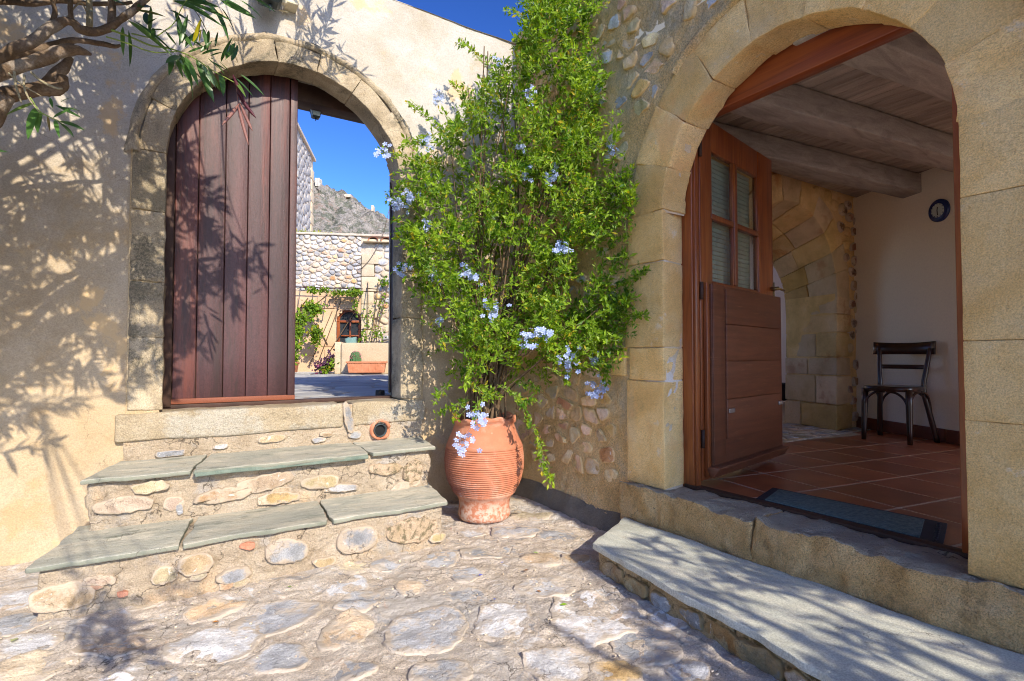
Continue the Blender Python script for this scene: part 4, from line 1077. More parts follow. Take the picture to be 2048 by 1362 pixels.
for nm, a in (('stile', (0.0, .175, .395, 2.905, -.05, .0)), ('stile', (1.0, 1.30, .395, 2.905, -.05, .0)), ('rail', (.176, .999, 2.69, 2.905, -.048, -.002)), ('rail', (.176, .999, 1.60, 1.765, -.048, -.002)), ('rail', (.176, .999, .395, 1.0, -.048, -.004)),
              ('mullion', (.548, .600, 1.766, 2.689, -.045, .003)), ('glazing_bar', (.176, .547, 2.205, 2.245, -.045, .002)), ('glazing_bar', (.601, .999, 2.205, 2.245, -.045, .002)),
              ('panel', (.176, .999, 1.001, 1.599, -.035, -.012))):
    V, F = dbox(*a, r=.006); mk(nm, V, F, m_varnish, dr)
for s0, s1 in ((.176, .547), (.601, .999)):
    for z0, z1 in ((1.766, 2.204), (2.246, 2.689)):
        for (a0, a1, b0, b1) in ((s0, s0 + .016, z0, z1), (s1 - .016, s1, z0, z1)):
            V, F = dbox(a0, a1, b0, b1, -.03, -.006, r=.003); mk('glazing_bead', V, F, m_varnish, dr)
        V, F = dbox(s0 + .016, s1 - .016, z0, z1, -.026, -.022, r=.001); mk('pane', V, F, m_glass, dr)
sl = [dbox(.17, 1.0, 1.78 + .034 * k, 1.78 + .034 * k + .030, -.085, -.075, r=.003) for k in range(27)]
V, F = join(sl); mk('reflection_slats', V, F, m_reflection, dr, kind='stuff')  # pale slats stand in for the striped reflection in the door glass
# removable storm shutter hung over the lower half, tilted a little
tilt = .02
for k, (z0, z1) in enumerate(((.66, .93), (.934, 1.20), (1.204, 1.46), (1.464, 1.71))):
    V, F = dbox(.27, 1.255, z0, z1, .040, .056, r=.003); mk('shutter_board', V, F, m_shutter, dr)
V, F = dbox(.085, 1.355, .46, 1.735, .012, .039, r=.005); V[:, :] += 0; mk('shutter_panel', V, F, m_shutter, dr)
V, F = dbox(.086, .265, .50, 1.735, .0395, .047, r=.003); mk('shutter_stile', V, F, m_shutter, dr)
V, F = dbox(.03, .07, .42, 1.74, .004, .03, r=.004); mk('edge_strip', V, F, m_varnish, dr)
P, F = rbox((1.28, .11, .07), .3, .01); P[:, 1] = P[:, 1] * (1 - .8 * (P[:, 2] / .07 + .5)); c = D0 + ld * .67 + ln * .055 + np.array([0, 0, .455])
P = frame_pts(P, c, ld, ln); mk('drip_board', P, F, m_shutter, dr)
for s in (.285, 1.215):
    V, F = dbox(s, s + .09, .835, .865, .057, .066, r=.003); mk('shutter_clip', V, F, m_steel, dr)
V, F = dbox(1.296, 1.304, 1.66, 1.86, -.03, .01, r=.002); mk('lock_plate', V, F, m_brass, dr)
hp = D0 + ld * 1.25 + ln * .0 + np.array([0, 0, 1.80])
V, F = join([tube([hp, hp + ln * .06], .016, 10), tube([hp + ln * .06 - ld * .01, hp + ln * .065 + ld * .11 + [0, 0, -.01]], .010, 8)]); mk('handle', V, F, m_brass, dr)
hp2 = D0 + ld * 1.25 - ln * .05 + np.array([0, 0, 1.78])
V, F = join([tube([hp2, hp2 - ln * .06], .016, 10), tube([hp2 - ln * .06, hp2 - ln * .07 + ld * .12 + [0, 0, .02]], .012, 8)]); mk('handle', V, F, m_brass, dr)
for z in (2.60, 1.62, .62):
    V, F = tube([(3.038, 2.415, z), (3.038, 2.415, z + .12)], .012, 10); mk('hinge', V, F, m_darkwood, dr)

# ---- door mat
dm = empty('doormat', (3.17, 1.6, .362), 'blue grey carpet doormat with black rubber border inside the doorway', 'mat')
mc = [np.array(q) for q in ((3.0, 2.02), (3.385, 2.14), (3.43, 1.20), (3.0, 1.07))]
cen = sum(mc) / 4
quad_slab(dm, 'rubber_border', [mc[0], mc[1], mc[2], mc[3]], .361, .370, m_rubber, 5, wob=0, amp=.002, r=.004, res=.1)
inn = [cen + (q - cen) * np.array([.80, .84]) + [0, .02] for q in mc]
quad_slab(dm, 'carpet', inn, .366, .377, m_matgrey, 6, wob=0, amp=.002, r=.004, res=.1)
for k in range(10):
    p = cen + (mc[3] * (1 - (k + .5) / 10) + mc[2] * (k + .5) / 10 - cen) * np.array([.9, .93])
    V, F = boxg((*p, .371), (.022, .018, .006), r=.002); mk('rubber_stud', V, F, m_rubber, dm)

# ---- chair
ch = empty('chair', (6.42, 2.66, ZF), 'dark bentwood chair standing against the cream wall', 'chair')
fl_, fr_ = np.array([6.19, 2.88, ZF]), np.array([6.17, 2.45, ZF])
bl_, br_ = np.array([6.66, 2.93, ZF]), np.array([6.60, 2.38, ZF])
ztop = .90
for p, q in ((fl_, fl_ + [.02, -.01, ztop - ZF]), (fr_, fr_ + [.02, .01, ztop - ZF])):
    V, F = tube(np.linspace(p, q, 5), [.023, .026, .029, .031, .031], 10); mk('leg', V, F, m_ebony, ch)
for p, sy in ((bl_, -1), (br_, 1)):
    s0 = np.array([6.52, 2.66 - sy * .20, ztop])
    top = np.array([6.60, 2.66 - sy * .235, 1.32])
    path = spline([p, p * .45 + s0 * .55 + [-.01, 0, 0], s0, s0 * .5 + top * .5 + [-.01, 0, 0], top], 5)
    V, F = tube(path, np.linspace(.027, .022, len(path)), 10); mk('leg', V, F, m_ebony, ch)
N = 28; t = np.linspace(0, 2 * math.pi, N, endpoint=False)
so = np.c_[np.sign(np.cos(t)) * np.abs(np.cos(t)) ** .6 * .225, np.sign(np.sin(t)) * np.abs(np.sin(t)) ** .6 * (.235 - .02 * np.cos(t))]
V = []
for k, z in ((.96, -.034), (1, -.024), (1, .006), (.96, .016), (.85, .014), (.5, .006), (0.01, .004)): V += [(6.36 + a * k, 2.66 + b * k, ztop + .012 + z) for a, b in so]
F = [(i * N + j, i * N + (j + 1) % N, (i + 1) * N + (j + 1) % N, (i + 1) * N + j) for i in range(6) for j in range(N)] + [tuple(range(N))[::-1]]
mk('seat', V, F, m_ebony, ch)
def curved_rail(z0, z1, half, x0, bow, th=.018, flare=0.0):
    V, F, n = [], [], 13
    for i in range(n):
        f = i / (n - 1) * 2 - 1; y = 2.66 + f * half; x = x0 - bow * (1 - f * f) * -1
        zt = z1 + flare * f * f
        for a, z in ((-th / 2, z0), (th / 2, z0), (th / 2, (z0 + zt) / 2), (th / 2, zt), (-th / 2, zt), (-th / 2, (z0 + zt) / 2)): V.append((x + a + (z - z0) * .12, y, z))
    for i in range(n - 1):
        for q in range(6): F.append((i * 6 + q, i * 6 + (q + 1) % 6, i * 6 + 6 + (q + 1) % 6, i * 6 + 6 + q))
    F += [tuple(range(6)), tuple((n - 1) * 6 + q for q in range(6))[::-1]]
    return V, F
V, F = curved_rail(1.255, 1.375, .285, 6.575, .05, .026, .015); mk('top_rail', V, F, m_ebony, ch)
V, F = curved_rail(1.10, 1.145, .215, 6.555, .03, .016); mk('cross_rail', V, F, m_ebony, ch)
legs = [fl_, fr_, br_ * .55 + np.array([6.52, 2.46, ZF]) * .45, bl_ * .55 + np.array([6.52, 2.86, ZF]) * .45]
for i in range(4):
    a, b = legs[i], legs[(i + 1) % 4]
    for p, q in ((a, b), (b, a)):
        d = (q - p) * .48
        path = spline([p + [0, 0, .30], p + d * .18 + [0, 0, .43], p + d * .55 + [0, 0, .50], p + d + [0, 0, .515]], 5)
        V, F = tube(path, .012, 8); mk('bracket', V, F, m_ebony, ch)
# ---- clock
cp = onplane(1880, 421, (*wa, 0), (*wnn, 0))
ck = empty('wall_clock', cp, 'round blue glazed wall clock on the cream interior wall', 'clock')
def disc(r, d, z1, seg=32):
    V = []
    for rr_, dd in ((r, 0), (r, d), (r * .9, d + z1)):
        for k in range(seg):
            a = 2 * math.pi * k / seg
            V.append(cp + np.array([*wd, 0]) * rr_ * math.cos(a) + np.array([*wnn, 0]) * dd + ZUP * rr_ * math.sin(a))
    F = [(i * seg + j, i * seg + (j + 1) % seg, (i + 1) * seg + (j + 1) % seg, (i + 1) * seg + j) for i in range(2) for j in range(seg)] + [tuple(2 * seg + k for k in range(seg))]
    return V, F
V, F = disc(.116, .02, .008); mk('rim', V, F, m_clockblue, ck)
V, F = disc(.072, .030, .001); mk('face', V, F, m_clockface, ck)
for k in range(12):
    a = math.pi / 6 * k; c = cp + np.array([*wnn, 0]) * .033 + (np.array([*wd, 0]) * math.sin(a) + ZUP * math.cos(a)) * .066
    V, F = boxg(c, (.006, .004, .012), ax=(*wd, 0), ay=(*wnn, 0), r=.001); mk('hour_mark', V, F, m_clockblue, ck)
for a, L in ((.15, .034), (3.05, .05)):
    c = cp + np.array([*wnn, 0]) * .035; e = c + (np.array([*wd, 0]) * math.sin(a) + ZUP * math.cos(a)) * L
    V, F = tube([c, e], .004, 6); mk('hand', V, F, m_black, ck)

# ================================================================== STONE BENCH STEP before the doorway
be = empty('doorstep', (2.3, 1.2, 0), 'long low doorstep of grey green slabs on rough brown rubble beside the house wall', 'step')
front = [(2.085, 2.44), (1.985, 1.45), (1.91, .92), (1.80, .15), (1.73, -.4)]
backp = [(2.60, 2.70), (2.655, 1.75), (2.655, 1.0), (2.655, .2), (2.655, -.4)]
quad_slab(be, 'slab', (np.array(front[4]), np.array(backp[4]), np.array(backp[0]), np.array(front[0])), .122, .156, m_bench, 600, amp=.010, wob=.035, res=.03, r=.005, nres=6)
for k in range(4):
    f0, f1, b0, b1 = [np.array(q, float) for q in (front[k], front[k + 1], backp[k], backp[k + 1])]
    body(be, (f1 + [.02, 0], b1 + [0, 0], b0 + [0, -.02 * (k == 0)], f0 + [.02, -.02 * (k == 0)]), -.1, .122, 610 + k, amp=.020, mat=m_benchbase, res=.03)
for k in range(10):
    f = (k + .5) / 10; y = 2.36 - f * 1.9; x = np.interp(-y, [-q[1] for q in front], [q[0] for q in front]) + .020
    d = np.array([.10, 1, 0]); d /= np.linalg.norm(d)
    P, F = stone_geo(blob((0, 0), random.uniform(.08, .125), random.uniform(.040, .055), 0, k, K=30), (x, y, .045), d, (0, 0, 1), (-d[1], d[0], 0), h=.012, sink=.03, amp=.028, s=700 + k)
    mk('face_stone', P, F, fB[random.choice(['rust', 'olive', 'tan', 'rust', 'grey'])], be)
# cement skirt along the foot of the house wall
def skirt_fn(u, v):
    x = bwall_x(u, v * .15) - .05 * (1 - v) - .008; q = np.c_[u, v, u * 0]
    return np.c_[x + fbm(q, 6, 3, 8) * .015, u, -.03 + v * (.17 + fbm(q, 3, 3, 4) * .04)]
V, F = ngrid(skirt_fn, np.linspace(2.5, 4.3, 80), np.linspace(0, 1, 8))
m_skirting = M('dark_cement', [(.3, (.12, .11, .09)), (.7, (.24, .21, .16))], 5, 9, grain=(130, .3), bumps=((30, .8, .015), (110, .8, .005)))
mk('cement_skirt', V, F, m_skirting, bl)

# ================================================================== POT
PC = np.array([2.06, 3.67, 0.0])
prof = [(0.0, .02), (0.0, .165), (.006, .188), (.03, .201), (.06, .198), (.09, .194), (.115, .194), (.15, .200), (.18, .218)]
zs = np.linspace(.20, .545, 133)
base_r = np.interp(zs, [.18, .205, .29, .375, .46, .565], [.218, .238, .279, .298, .303, .290])
prof += [(z, r + .0048 * math.cos((z - .2) / .345 * 2 * math.pi * 22) ** 1) for z, r in zip(zs, base_r)]
prof += [(.57, .287), (.61, .270), (.65, .252), (.69, .236), (.72, .226), (.735, .232), (.745, .242), (.76, .244), (.772, .240), (.77, .225), (.75, .212), (.70, .210)]
prof = [(z + .004, r) for z, r in prof]
pot = empty('flower_pot', PC, 'large ribbed terracotta pot holding the blue flowered shrub in the wall corner', 'flower pot')
V, F = lathe(prof, PC, 64); q = V - PC; rim = sstep(.70, .76, q[:, 2]); ang = np.arctan2(q[:, 1], q[:, 0])
V = V + np.c_[np.cos(ang), np.sin(ang), ang * 0] * (fbm(V * [1, 1, 30], 1.2, 3, 6) * .004)[:, None]; V[:, 2] += rim * (.012 * np.sin(ang * 3 + 1) + .008 * np.sin(ang * 11)); V = V + fbm3(V, 6, 2, 3) * .004
mk('pot_body', V, F, m_pot, pot)
V, F = lathe([(.71, .001), (.715, .1), (.70, .213)], PC, 30); mk('soil', V + fbm3(V, 20, 2, 1) * .02, F, m_soil, pot)

# ================================================================== LEAF BUILDERS
def leaves(C, D, N_, L, W, fold=.25, curl=.2, shape='oval'):
    """one mesh of leaves: C base points, D directions, N_ normals"""
    n = len(C); D = D / np.linalg.norm(D, axis=1, keepdims=True)
    S = np.cross(D, N_); S /= np.linalg.norm(S, axis=1, keepdims=True) + 1e-9; Nn = np.cross(S, D)
    L = L[:, None]; W = W[:, None]
    if shape == 'oval':
        prm = [(0, 0, 0), (.5, .5, .0), (.55, 0, -fold), (.5, -.5, .0), (1.0, 0, -curl)]
        faces = [(0, 1, 2), (0, 2, 3), (1, 4, 2), (2, 4, 3)]
    else:
        prm = [(0, 0, 0), (.28, .36, .0), (.28, 0, -.12), (.28, -.36, .0), (.6, .48, -curl * .4), (.6, 0, -curl * .4 - .12), (.6, -.48, -curl * .4), (1.0, 0, -curl)]
        faces = [(0, 1, 2), (0, 2, 3), (1, 4, 5, 2), (2, 5, 6, 3), (4, 7, 5), (5, 7, 6)]
    m = len(prm); V = np.zeros((n, m, 3))
    for i, (a, b, c) in enumerate(prm): V[:, i] = C + D * L * a + S * W * b + Nn * W * c
    F = []
    base = np.arange(n) * m
    for f in faces: F += (base[:, None] + np.array(f)).tolist()
    return V.reshape(-1, 3), F, m
def rdir(n): 
    v = rng.normal(size=(n, 3)); return v / np.linalg.norm(v, axis=1, keepdims=True)

# ================================================================== PLUMBAGO SHRUB
sh = empty('flowering_shrub', PC + [0, 0, .72], 'tall sprawling green shrub with pale blue flower clusters growing from the terracotta pot', 'shrub')
LP = [(-30, 1085, 1160), (0, 1075, 1172), (60, 1076, 1180), (130, 1040, 1180), (200, 975, 1185), (250, 905, 1190), (290, 850, 1205), (340, 845, 1240), (400, 815, 1255), (480, 822, 1250), (560, 838, 1262), (640, 862, 1258), (700, 890, 1215), (745, 915, 1180)]
ly = [a[0] for a in LP]; ll = [a[1] for a in LP]; lr = [a[2] for a in LP]
def corner_limit(p):
    return np.minimum(p, [2.66, 4.17, 9])
DEP = 4.05
def plant_pt(px, py, back=0.0):
    """point of the crown: a layer standing in the corner, bellying towards the courtyard"""
    w = ray(px, py); t = DEP + back
    p = EYE + w * t
    # keep in front of both walls
    k = min(1.0, 2.62 / p[0] if p[0] > 0 else 1, (4.14) / p[1])
    return EYE + w * t * k
bases = []
twigs = []; leafC = []; leafD = []; leafN = []; leafT = []; leafL = []
def add_leaves_along(path, dens, size, spread, tmul=1.0):
    P = np.asarray(path); seg = np.linalg.norm(np.diff(P, axis=0), axis=1); L = seg.sum()
    n = max(2, int(L * dens)); cum = np.concatenate([[0], np.cumsum(seg)]); t = rng.uniform(0, 1, n) ** .8 * L
    Q = np.stack([np.interp(t, cum, P[:, k]) for k in range(3)], 1)
    T = (P[-1] - P[0]) / (np.linalg.norm(P[-1] - P[0]) + 1e-9)
    d = rdir(n) + T * .5 + np.array([0, -.12, .25])
    leafC.append(Q + rdir(n) * spread * rng.uniform(0, 1, (n, 1))); leafD.append(d)
    leafN.append(rdir(n) * .8 + np.array([-.2, -.8, .7])); leafL.append(rng.uniform(.6, 1.15, n) * size)
    base_t = rng.uniform(.25, .75); leafT.append(np.clip(rng.normal(base_t, .25, n), 0, 1) * tmul)
# leaders from the pot
targets = []
for py in range(-10, 740, 46):
    a, b = np.interp(py, ly, ll), np.interp(py, ly, lr); n = max(2, int((b - a) / 62))
    for k in range(n):
        targets.append((a + (b - a) * (k + .5 + random.uniform(-.3, .3)) / n, py + random.uniform(-18, 18)))
stems_geo = []
for (tx, ty) in targets:
    if random.random() < .62: continue
    e = plant_pt(tx, ty, random.uniform(-.35, .35))
    b = PC + np.array([random.uniform(-.13, .13), random.uniform(-.13, .13), .70])
    hgt = e[2] - b[2]
    m1 = b + (e - b) * .25 * np.array([.55, .55, 1.2]) + rdir(1)[0] * .04
    m2 = b + (e - b) * .6 * np.array([.9, .9, 1.06]) + rdir(1)[0] * .07
    pth = spline([b, m1, m2, e], 5)
    stems_geo.append(tube(pth, np.linspace(.0075, .003, len(pth)), 5))
for k in range(14):   # thick old canes
    a = random.uniform(0, 6.28); b = PC + np.array([.10 * math.cos(a), .10 * math.sin(a), .68])
    e = plant_pt(random.uniform(900, 1150), random.uniform(80, 520), random.uniform(-.1, .4))
    m1 = b + np.array([(e - b)[0] * .16, (e - b)[1] * .16, .55]) + rdir(1)[0] * .03
    pth = spline([b, m1, b * .35 + e * .65 + rdir(1)[0] * .08, e], 6); stems_geo.append(tube(pth, np.linspace(.014, .004, len(pth)), 6))
# sprays
ns = 3900
for _ in range(ns):
    py = random.uniform(-35, 745); a, b = np.interp(py, ly, ll), np.interp(py, ly, lr)
    if random.random() > (b - a) / 420: 
        if random.random() > .35 + (b - a) / 700: continue
    px = random.uniform(a, b)
    # sparser holes
    hole = vnoise([[px / 48., py / 48., 3.1]], 5)[0]
    back = random.uniform(-.42, .42) 
    if hole < -.10 and back < .3 and random.random() < .9: continue
    p = plant_pt(px, py, back)
    upd = np.array([(px - (a + b) / 2) / (b - a) * 1.0 * RIGHT[0], (px - (a + b) / 2) / (b - a) * RIGHT[1] - .25, .30 + random.uniform(-.5, .4)])
    d = upd + rdir(1)[0] * .7; d /= np.linalg.norm(d)
    L = random.uniform(.09, .22)
    q = corner_limit(p + d * L); m = (p + q) / 2 + rdir(1)[0] * .015
    pth = np.array([p, m, q]); twigs.append(tube(pth, [.0022, .0018, .001], 3, cap=False))
    add_leaves_along(pth, 125, random.uniform(.028, .058), .024, 1.0 if back < .1 else .85)  # leaves deeper in the crown tinted darker, shade put into their colour
# outlying sprigs: (start px, end px)
SPR = [((1010, 170), (930, 90), .35), ((930, 95), (915, 88), .3), ((1030, 190), (990, 110), .3), ((960, 215), (905, 160), .35), ((900, 270), (820, 205), .3), ((870, 265), (800, 300), .2), ((880, 330), (760, 305), .1),
       ((860, 400), (780, 400), 0), ((850, 520), (790, 540), 0), ((1085, 60), (1015, 15), .3), ((1100, 20), (1050, -10), .3), ((1090, 110), (1040, 60), .3), ((1240, 380), (1270, 330), 0), ((1240, 440), (1275, 400), 0), ((1250, 560), (1295, 545), 0),
       ((1240, 640), (1290, 632), 0), ((1200, 700), (1215, 770), 0), ((1180, 690), (1180, 740), 0), ((900, 760), (870, 800), -.1), ((935, 800), (875, 830), -.1), ((930, 820), (900, 838), -.15),
       ((1040, 800), (1064, 860), -.2), ((1062, 855), (1080, 910), -.22), ((1078, 905), (1102, 968), -.22), ((1050, 790), (1075, 800), -.2), ((960, 790), (950, 840), -.3), ((1140, 140), (1185, 150), .2), ((1150, 30), (1190, 20), .3),
       ((930, 760), (1000, 800), -.1), ((1000, 770), (1050, 810), -.1), ((1020, 760), (1080, 780), 0), ((940, 770), (985, 800), -.2)]
for (a, b, bk) in SPR:
    for j in range(3):
        p = plant_pt(a[0] + random.uniform(-8, 8), a[1] + random.uniform(-8, 8), bk); q = plant_pt(b[0] + random.uniform(-6, 6), b[1] + random.uniform(-6, 6), bk + random.uniform(-.04, .04))
        pth = spline([p, (p + q) / 2 + rdir(1)[0] * .012, q], 3); twigs.append(tube(pth, .0018, 3, cap=False))
        add_leaves_along(pth, 85, .045, .012)
V, F = join(stems_geo); mk('stems', V, F, m_stem, sh, kind='stuff')
V, F = join(twigs); mk('twigs', V, F, m_gtwig, sh, kind='stuff')
C = np.concatenate(leafC); C = np.minimum(C, [2.67, 4.20, 9]); D = np.concatenate(leafD); Nn = np.concatenate(leafN); T = np.concatenate(leafT); Ls = np.concatenate(leafL)
V, F, m_ = leaves(C, D, Nn, Ls, Ls * rng.uniform(.34, .5, len(Ls)))
V = np.minimum(V, [2.70, 4.235, 9])
mk('foliage', V, F, m_leaf, sh, kind='stuff', tint=np.repeat(np.clip(T, 0, .985), m_), smooth=False)
# dry brown bits
n = 700; idx = rng.choice(len(C), n, replace=False)
V, F, m_ = leaves(C[idx] + rdir(n) * .02, rdir(n), rdir(n), rng.uniform(.015, .03, n), rng.uniform(.006, .014, n))
m_dry = leafmat('dry_seed_heads', (.25, .10, .04), (.42, .22, .10), .2)
mk('dry_seed_heads', np.minimum(V, [2.70, 4.235, 9]), F, m_dry, sh, kind='stuff', tint=np.repeat(rng.uniform(0, .8, n), m_), smooth=False)
# flowers
FL = [(770, 305, 1.0, .1), (797, 405, 1.1, 0), (822, 395, .9, 0), (800, 540, .9, 0), (872, 195, .8, .35), (855, 285, 1.0, .2), (860, 370, .7, .1), (1060, 190, 1.0, 0), (1040, 290, .6, -.2), (1055, 345, .9, -.2), (1098, 352, 1.2, -.2), (1123, 500, 1.1, -.3),
      (935, 545, 1.3, -.25), (985, 622, 1.2, -.3), (1052, 678, 1.2, -.35), (1078, 665, .8, -.35), (1142, 725, 1.5, -.3), (1200, 772, 1.1, -.1), (1188, 790, .6, -.1), (957, 835, 1.5, -.35), (926, 884, 1.2, -.35), (880, 640, .6, 0), (850, 455, .7, 0), (1000, 125, .6, .3), (870, 550, .8, -.1),
      (1190, 715, .6, -.1), (1222, 300, .5, 0), (1095, 668, .6, -.35)]
def flower_cluster(c, scale, seed):
    r = np.random.default_rng(seed); nf = int(13 * scale) + 4
    Vs, Fs, Ts, nn = [np.array(c) + np.array([0, .03, -.02])], [], [.5], 1
    for k in range(nf):
        o = c + r.normal(size=3) * .030 * scale
        nrm = np.array([-.35, -1, .45]) + r.normal(size=3) * .45; nrm /= np.linalg.norm(nrm)
        u = np.cross(nrm, ZUP); u /= np.linalg.norm(u); w = np.cross(nrm, u)
        rad = .019; a0 = r.uniform(0, 6); ctr = nn; Vs += [o, o + u * .002]; Ts += [.3, .3]; Fs.append((0, nn, nn + 1)); nn += 2
        for p in range(5):
            a = a0 + p * 2 * math.pi / 5; t = r.uniform(0, .9)
            pts = [(.75, .38, .05), (1.05, .12, .0), (1.05, -.12, 0), (.75, -.38, .05)]
            for (x, y, z) in pts:
                dx = math.cos(a) * x - math.sin(a) * y; dy = math.sin(a) * x + math.cos(a) * y
                Vs.append(o + rad * (u * dx + w * dy + nrm * z)); Ts.append(t)
            Fs.append((ctr,) + tuple(nn + q for q in range(4))); nn += 4
    return Vs, Fs, Ts
for i, (px, py, s, bk) in enumerate(FL):
    c = plant_pt(px, py, bk - .04); V, F, T_ = flower_cluster(c, s, i)
    mk('flower_cluster', V, F, m_petal, sh, tint=T_, smooth=False)

# ================================================================== OLEANDER TREES
TL = empty('oleander_tree', (-1.75, 2.2, 0), 'gnarled grey oleander branches with long leaves reaching in at the top left corner', 'tree')
def opt(px, py, y=2.95): return onY(px, py, y)
def limb(pts, r, name='branch', y=2.95, mat=None, seg=12, n=6, wob=.010, parent=TL, ys=None):
    P = [opt(a, b, (ys[i] if ys else y)) if len((a, b)) == 2 else a for i, (a, b) in enumerate(pts)]
    P = spline(P, n); rr = np.interp(np.linspace(0, 1, len(P)), np.linspace(0, 1, len(r)), r) if not np.isscalar(r) else np.full(len(P), r)
    P = P + fbm3(P, 7, 2, len(pts)) * wob * 1.6; rr = rr * (.72 + .12 * fbm(P, 9, 2, len(pts)))
    V, F = tube(P, rr, seg); V = V + fbm3(V, 22, 3, 7) * np.mean(rr) * .35
    return mk(name, V, F, mat or m_bark, parent)
limb([(-260, 260), (-90, 185), (0, 118), (25, 99), (76, 73), (99, 57), (124, 46), (145, 48), (162, 61), (191, 65), (219, 57), (238, 44), (262, 25), (300, -15), (330, -60)], [.045, .032, .03, .026, .024, .022, .020, .016], y=2.9)
limb([(-260, 300), (-90, 190), (0, 146), (76, 124), (124, 106), (150, 102), (170, 106), (186, 111)], [.05, .040, .036, .034, .030, .022, .006], y=2.75)
limb([(-60, 160), (30, 118), (60, 104), (107, 92), (150, 80), (190, 85), (225, 87), (240, 84)], [.03, .024, .022, .018, .014, .006], y=3.0)
limb([(-260, 330), (-120, 250), (-20, 212), (10, 195), (60, 182), (118, 174), (122, 150)], [.07, .055, .05, .045, .038, .034, .03], y=2.9)
limb([(85, 185), (105, 150), (125, 128), (140, 115)], [.04, .036, .03, .02], y=3.05)
limb([(-20, 250), (5, 205), (12, 190)], [.03, .045, .05], y=2.85, name='pruned_knot')
limb([(-120, 20), (-20, 2), (30, 4), (80, 8), (130, 4), (190, 6), (260, 4)], [.018, .018, .016, .016, .012], y=3.3)
limb([(98, -80), (103, 0), (107, 22), (103, 40), (95, 54)], [.014, .013, .014, .016], y=2.95)
limb([(145, -60), (145, 0), (144, 36)], [.012, .013, .014], y=3.05)
limb([(221, -60), (221, 0), (222, 52)], [.020, .020, .022], y=2.95)
limb([(178, -80), (178, 0), (178, 55)], [.018, .018, .018], y=3.15, mat=m_twig, wob=0.002)
limb([(15, 150), (40, 170), (84, 194)], [.005, .004, .003], y=2.7, mat=m_twig, name='twig', seg=6)
limb([(28, 148), (32, 175), (40, 205)], [.007, .006, .005], y=2.7, mat=m_twig, name='twig', seg=6)
limb([(45, 145), (46, 170), (60, 200), (88, 230)], [.006, .005, .003], y=2.7, mat=m_twig, name='twig', seg=6)
limb([(58, 140), (80, 160), (108, 172), (122, 173)], [.006, .006, .004], y=2.72, mat=m_twig, name='twig', seg=6)
limb([(133, 36), (150, 15), (166, 8), (175, 25), (180, 52)], [.004, .005, .004], y=3.1, mat=m_twig, name='twig', seg=6)
limb([(225, 62), (262, 72), (300, 88), (330, 96), (370, 110), (400, 124), (440, 148), (468, 168)], [.006, .005, .005, .004, .003, .003], y=2.9, mat=m_gtwig, name='twig', seg=6)
limb([(262, 70), (300, 75), (330, 60), (350, 40), (380, -10)], [.004, .003, .003], y=2.9, mat=m_gtwig, name='twig', seg=6)
limb([(210, 72), (260, 86), (310, 104), (350, 106)], [.004, .004, .003], y=2.85, mat=m_gtwig, name='twig', seg=6)
limb([(60, 195), (85, 225), (105, 238), (125, 248)], [.003, .003, .002], y=2.7, mat=m_gtwig, name='twig', seg=6)
limb([(468, 165), (472, 190), (476, 208)], [.003, .003, .002], y=2.88, mat=m_pod, name='twig', seg=6)
# visible leaves, each its own piece
def leaf_mesh(L, W, curl):
    n = 7; V, F = [], []
    for i in range(n):
        t = i / (n - 1); w = W * (math.sin(math.pi * min(1, t ** .8 * 1.0)) ** .8) * .5 + (.0008); z = -curl * L * t * t
        V += [(t * L, w, z + w * .25), (t * L, 0, z), (t * L, -w, z + w * .25)]
    for i in range(n - 1):
        a = i * 3; F += [(a, a + 3, a + 4, a + 1), (a + 1, a + 4, a + 5, a + 2)]
    me = bpy.data.meshes.new('leaf'); me.from_pydata(V, [], F); me.materials.append(m_oleaf); me.polygons.foreach_set('use_smooth', [True] * len(me.polygons)); me.update()
    return me
LM = [leaf_mesh(1, .14, .10), leaf_mesh(1, .11, .2), leaf_mesh(1, .165, .05)]
def put_leaf(a, b, y0, y1, me=None, mat=None, name='leaf'):
    A, B = opt(a[0], a[1], y0), opt(b[0], b[1], y1); d = B - A; L = np.linalg.norm(d); d = d / L
    n = np.array([random.uniform(-.5, .5), -1 + random.uniform(-.5, .5), random.uniform(-.1, .9)]); s = np.cross(n, d); s /= np.linalg.norm(s); n = np.cross(d, s)
    o = bpy.data.objects.new(name, me or random.choice(LM)); COL.objects.link(o); o.parent = TL
    Mx = Matrix((( d[0], s[0], n[0]), (d[1], s[1], n[1]), (d[2], s[2], n[2]))).to_4x4()
    o.rotation_euler = Mx.to_euler(); o.scale = (L, L, L); o.location = A - WORLD_LOC[TL.name]
    return o
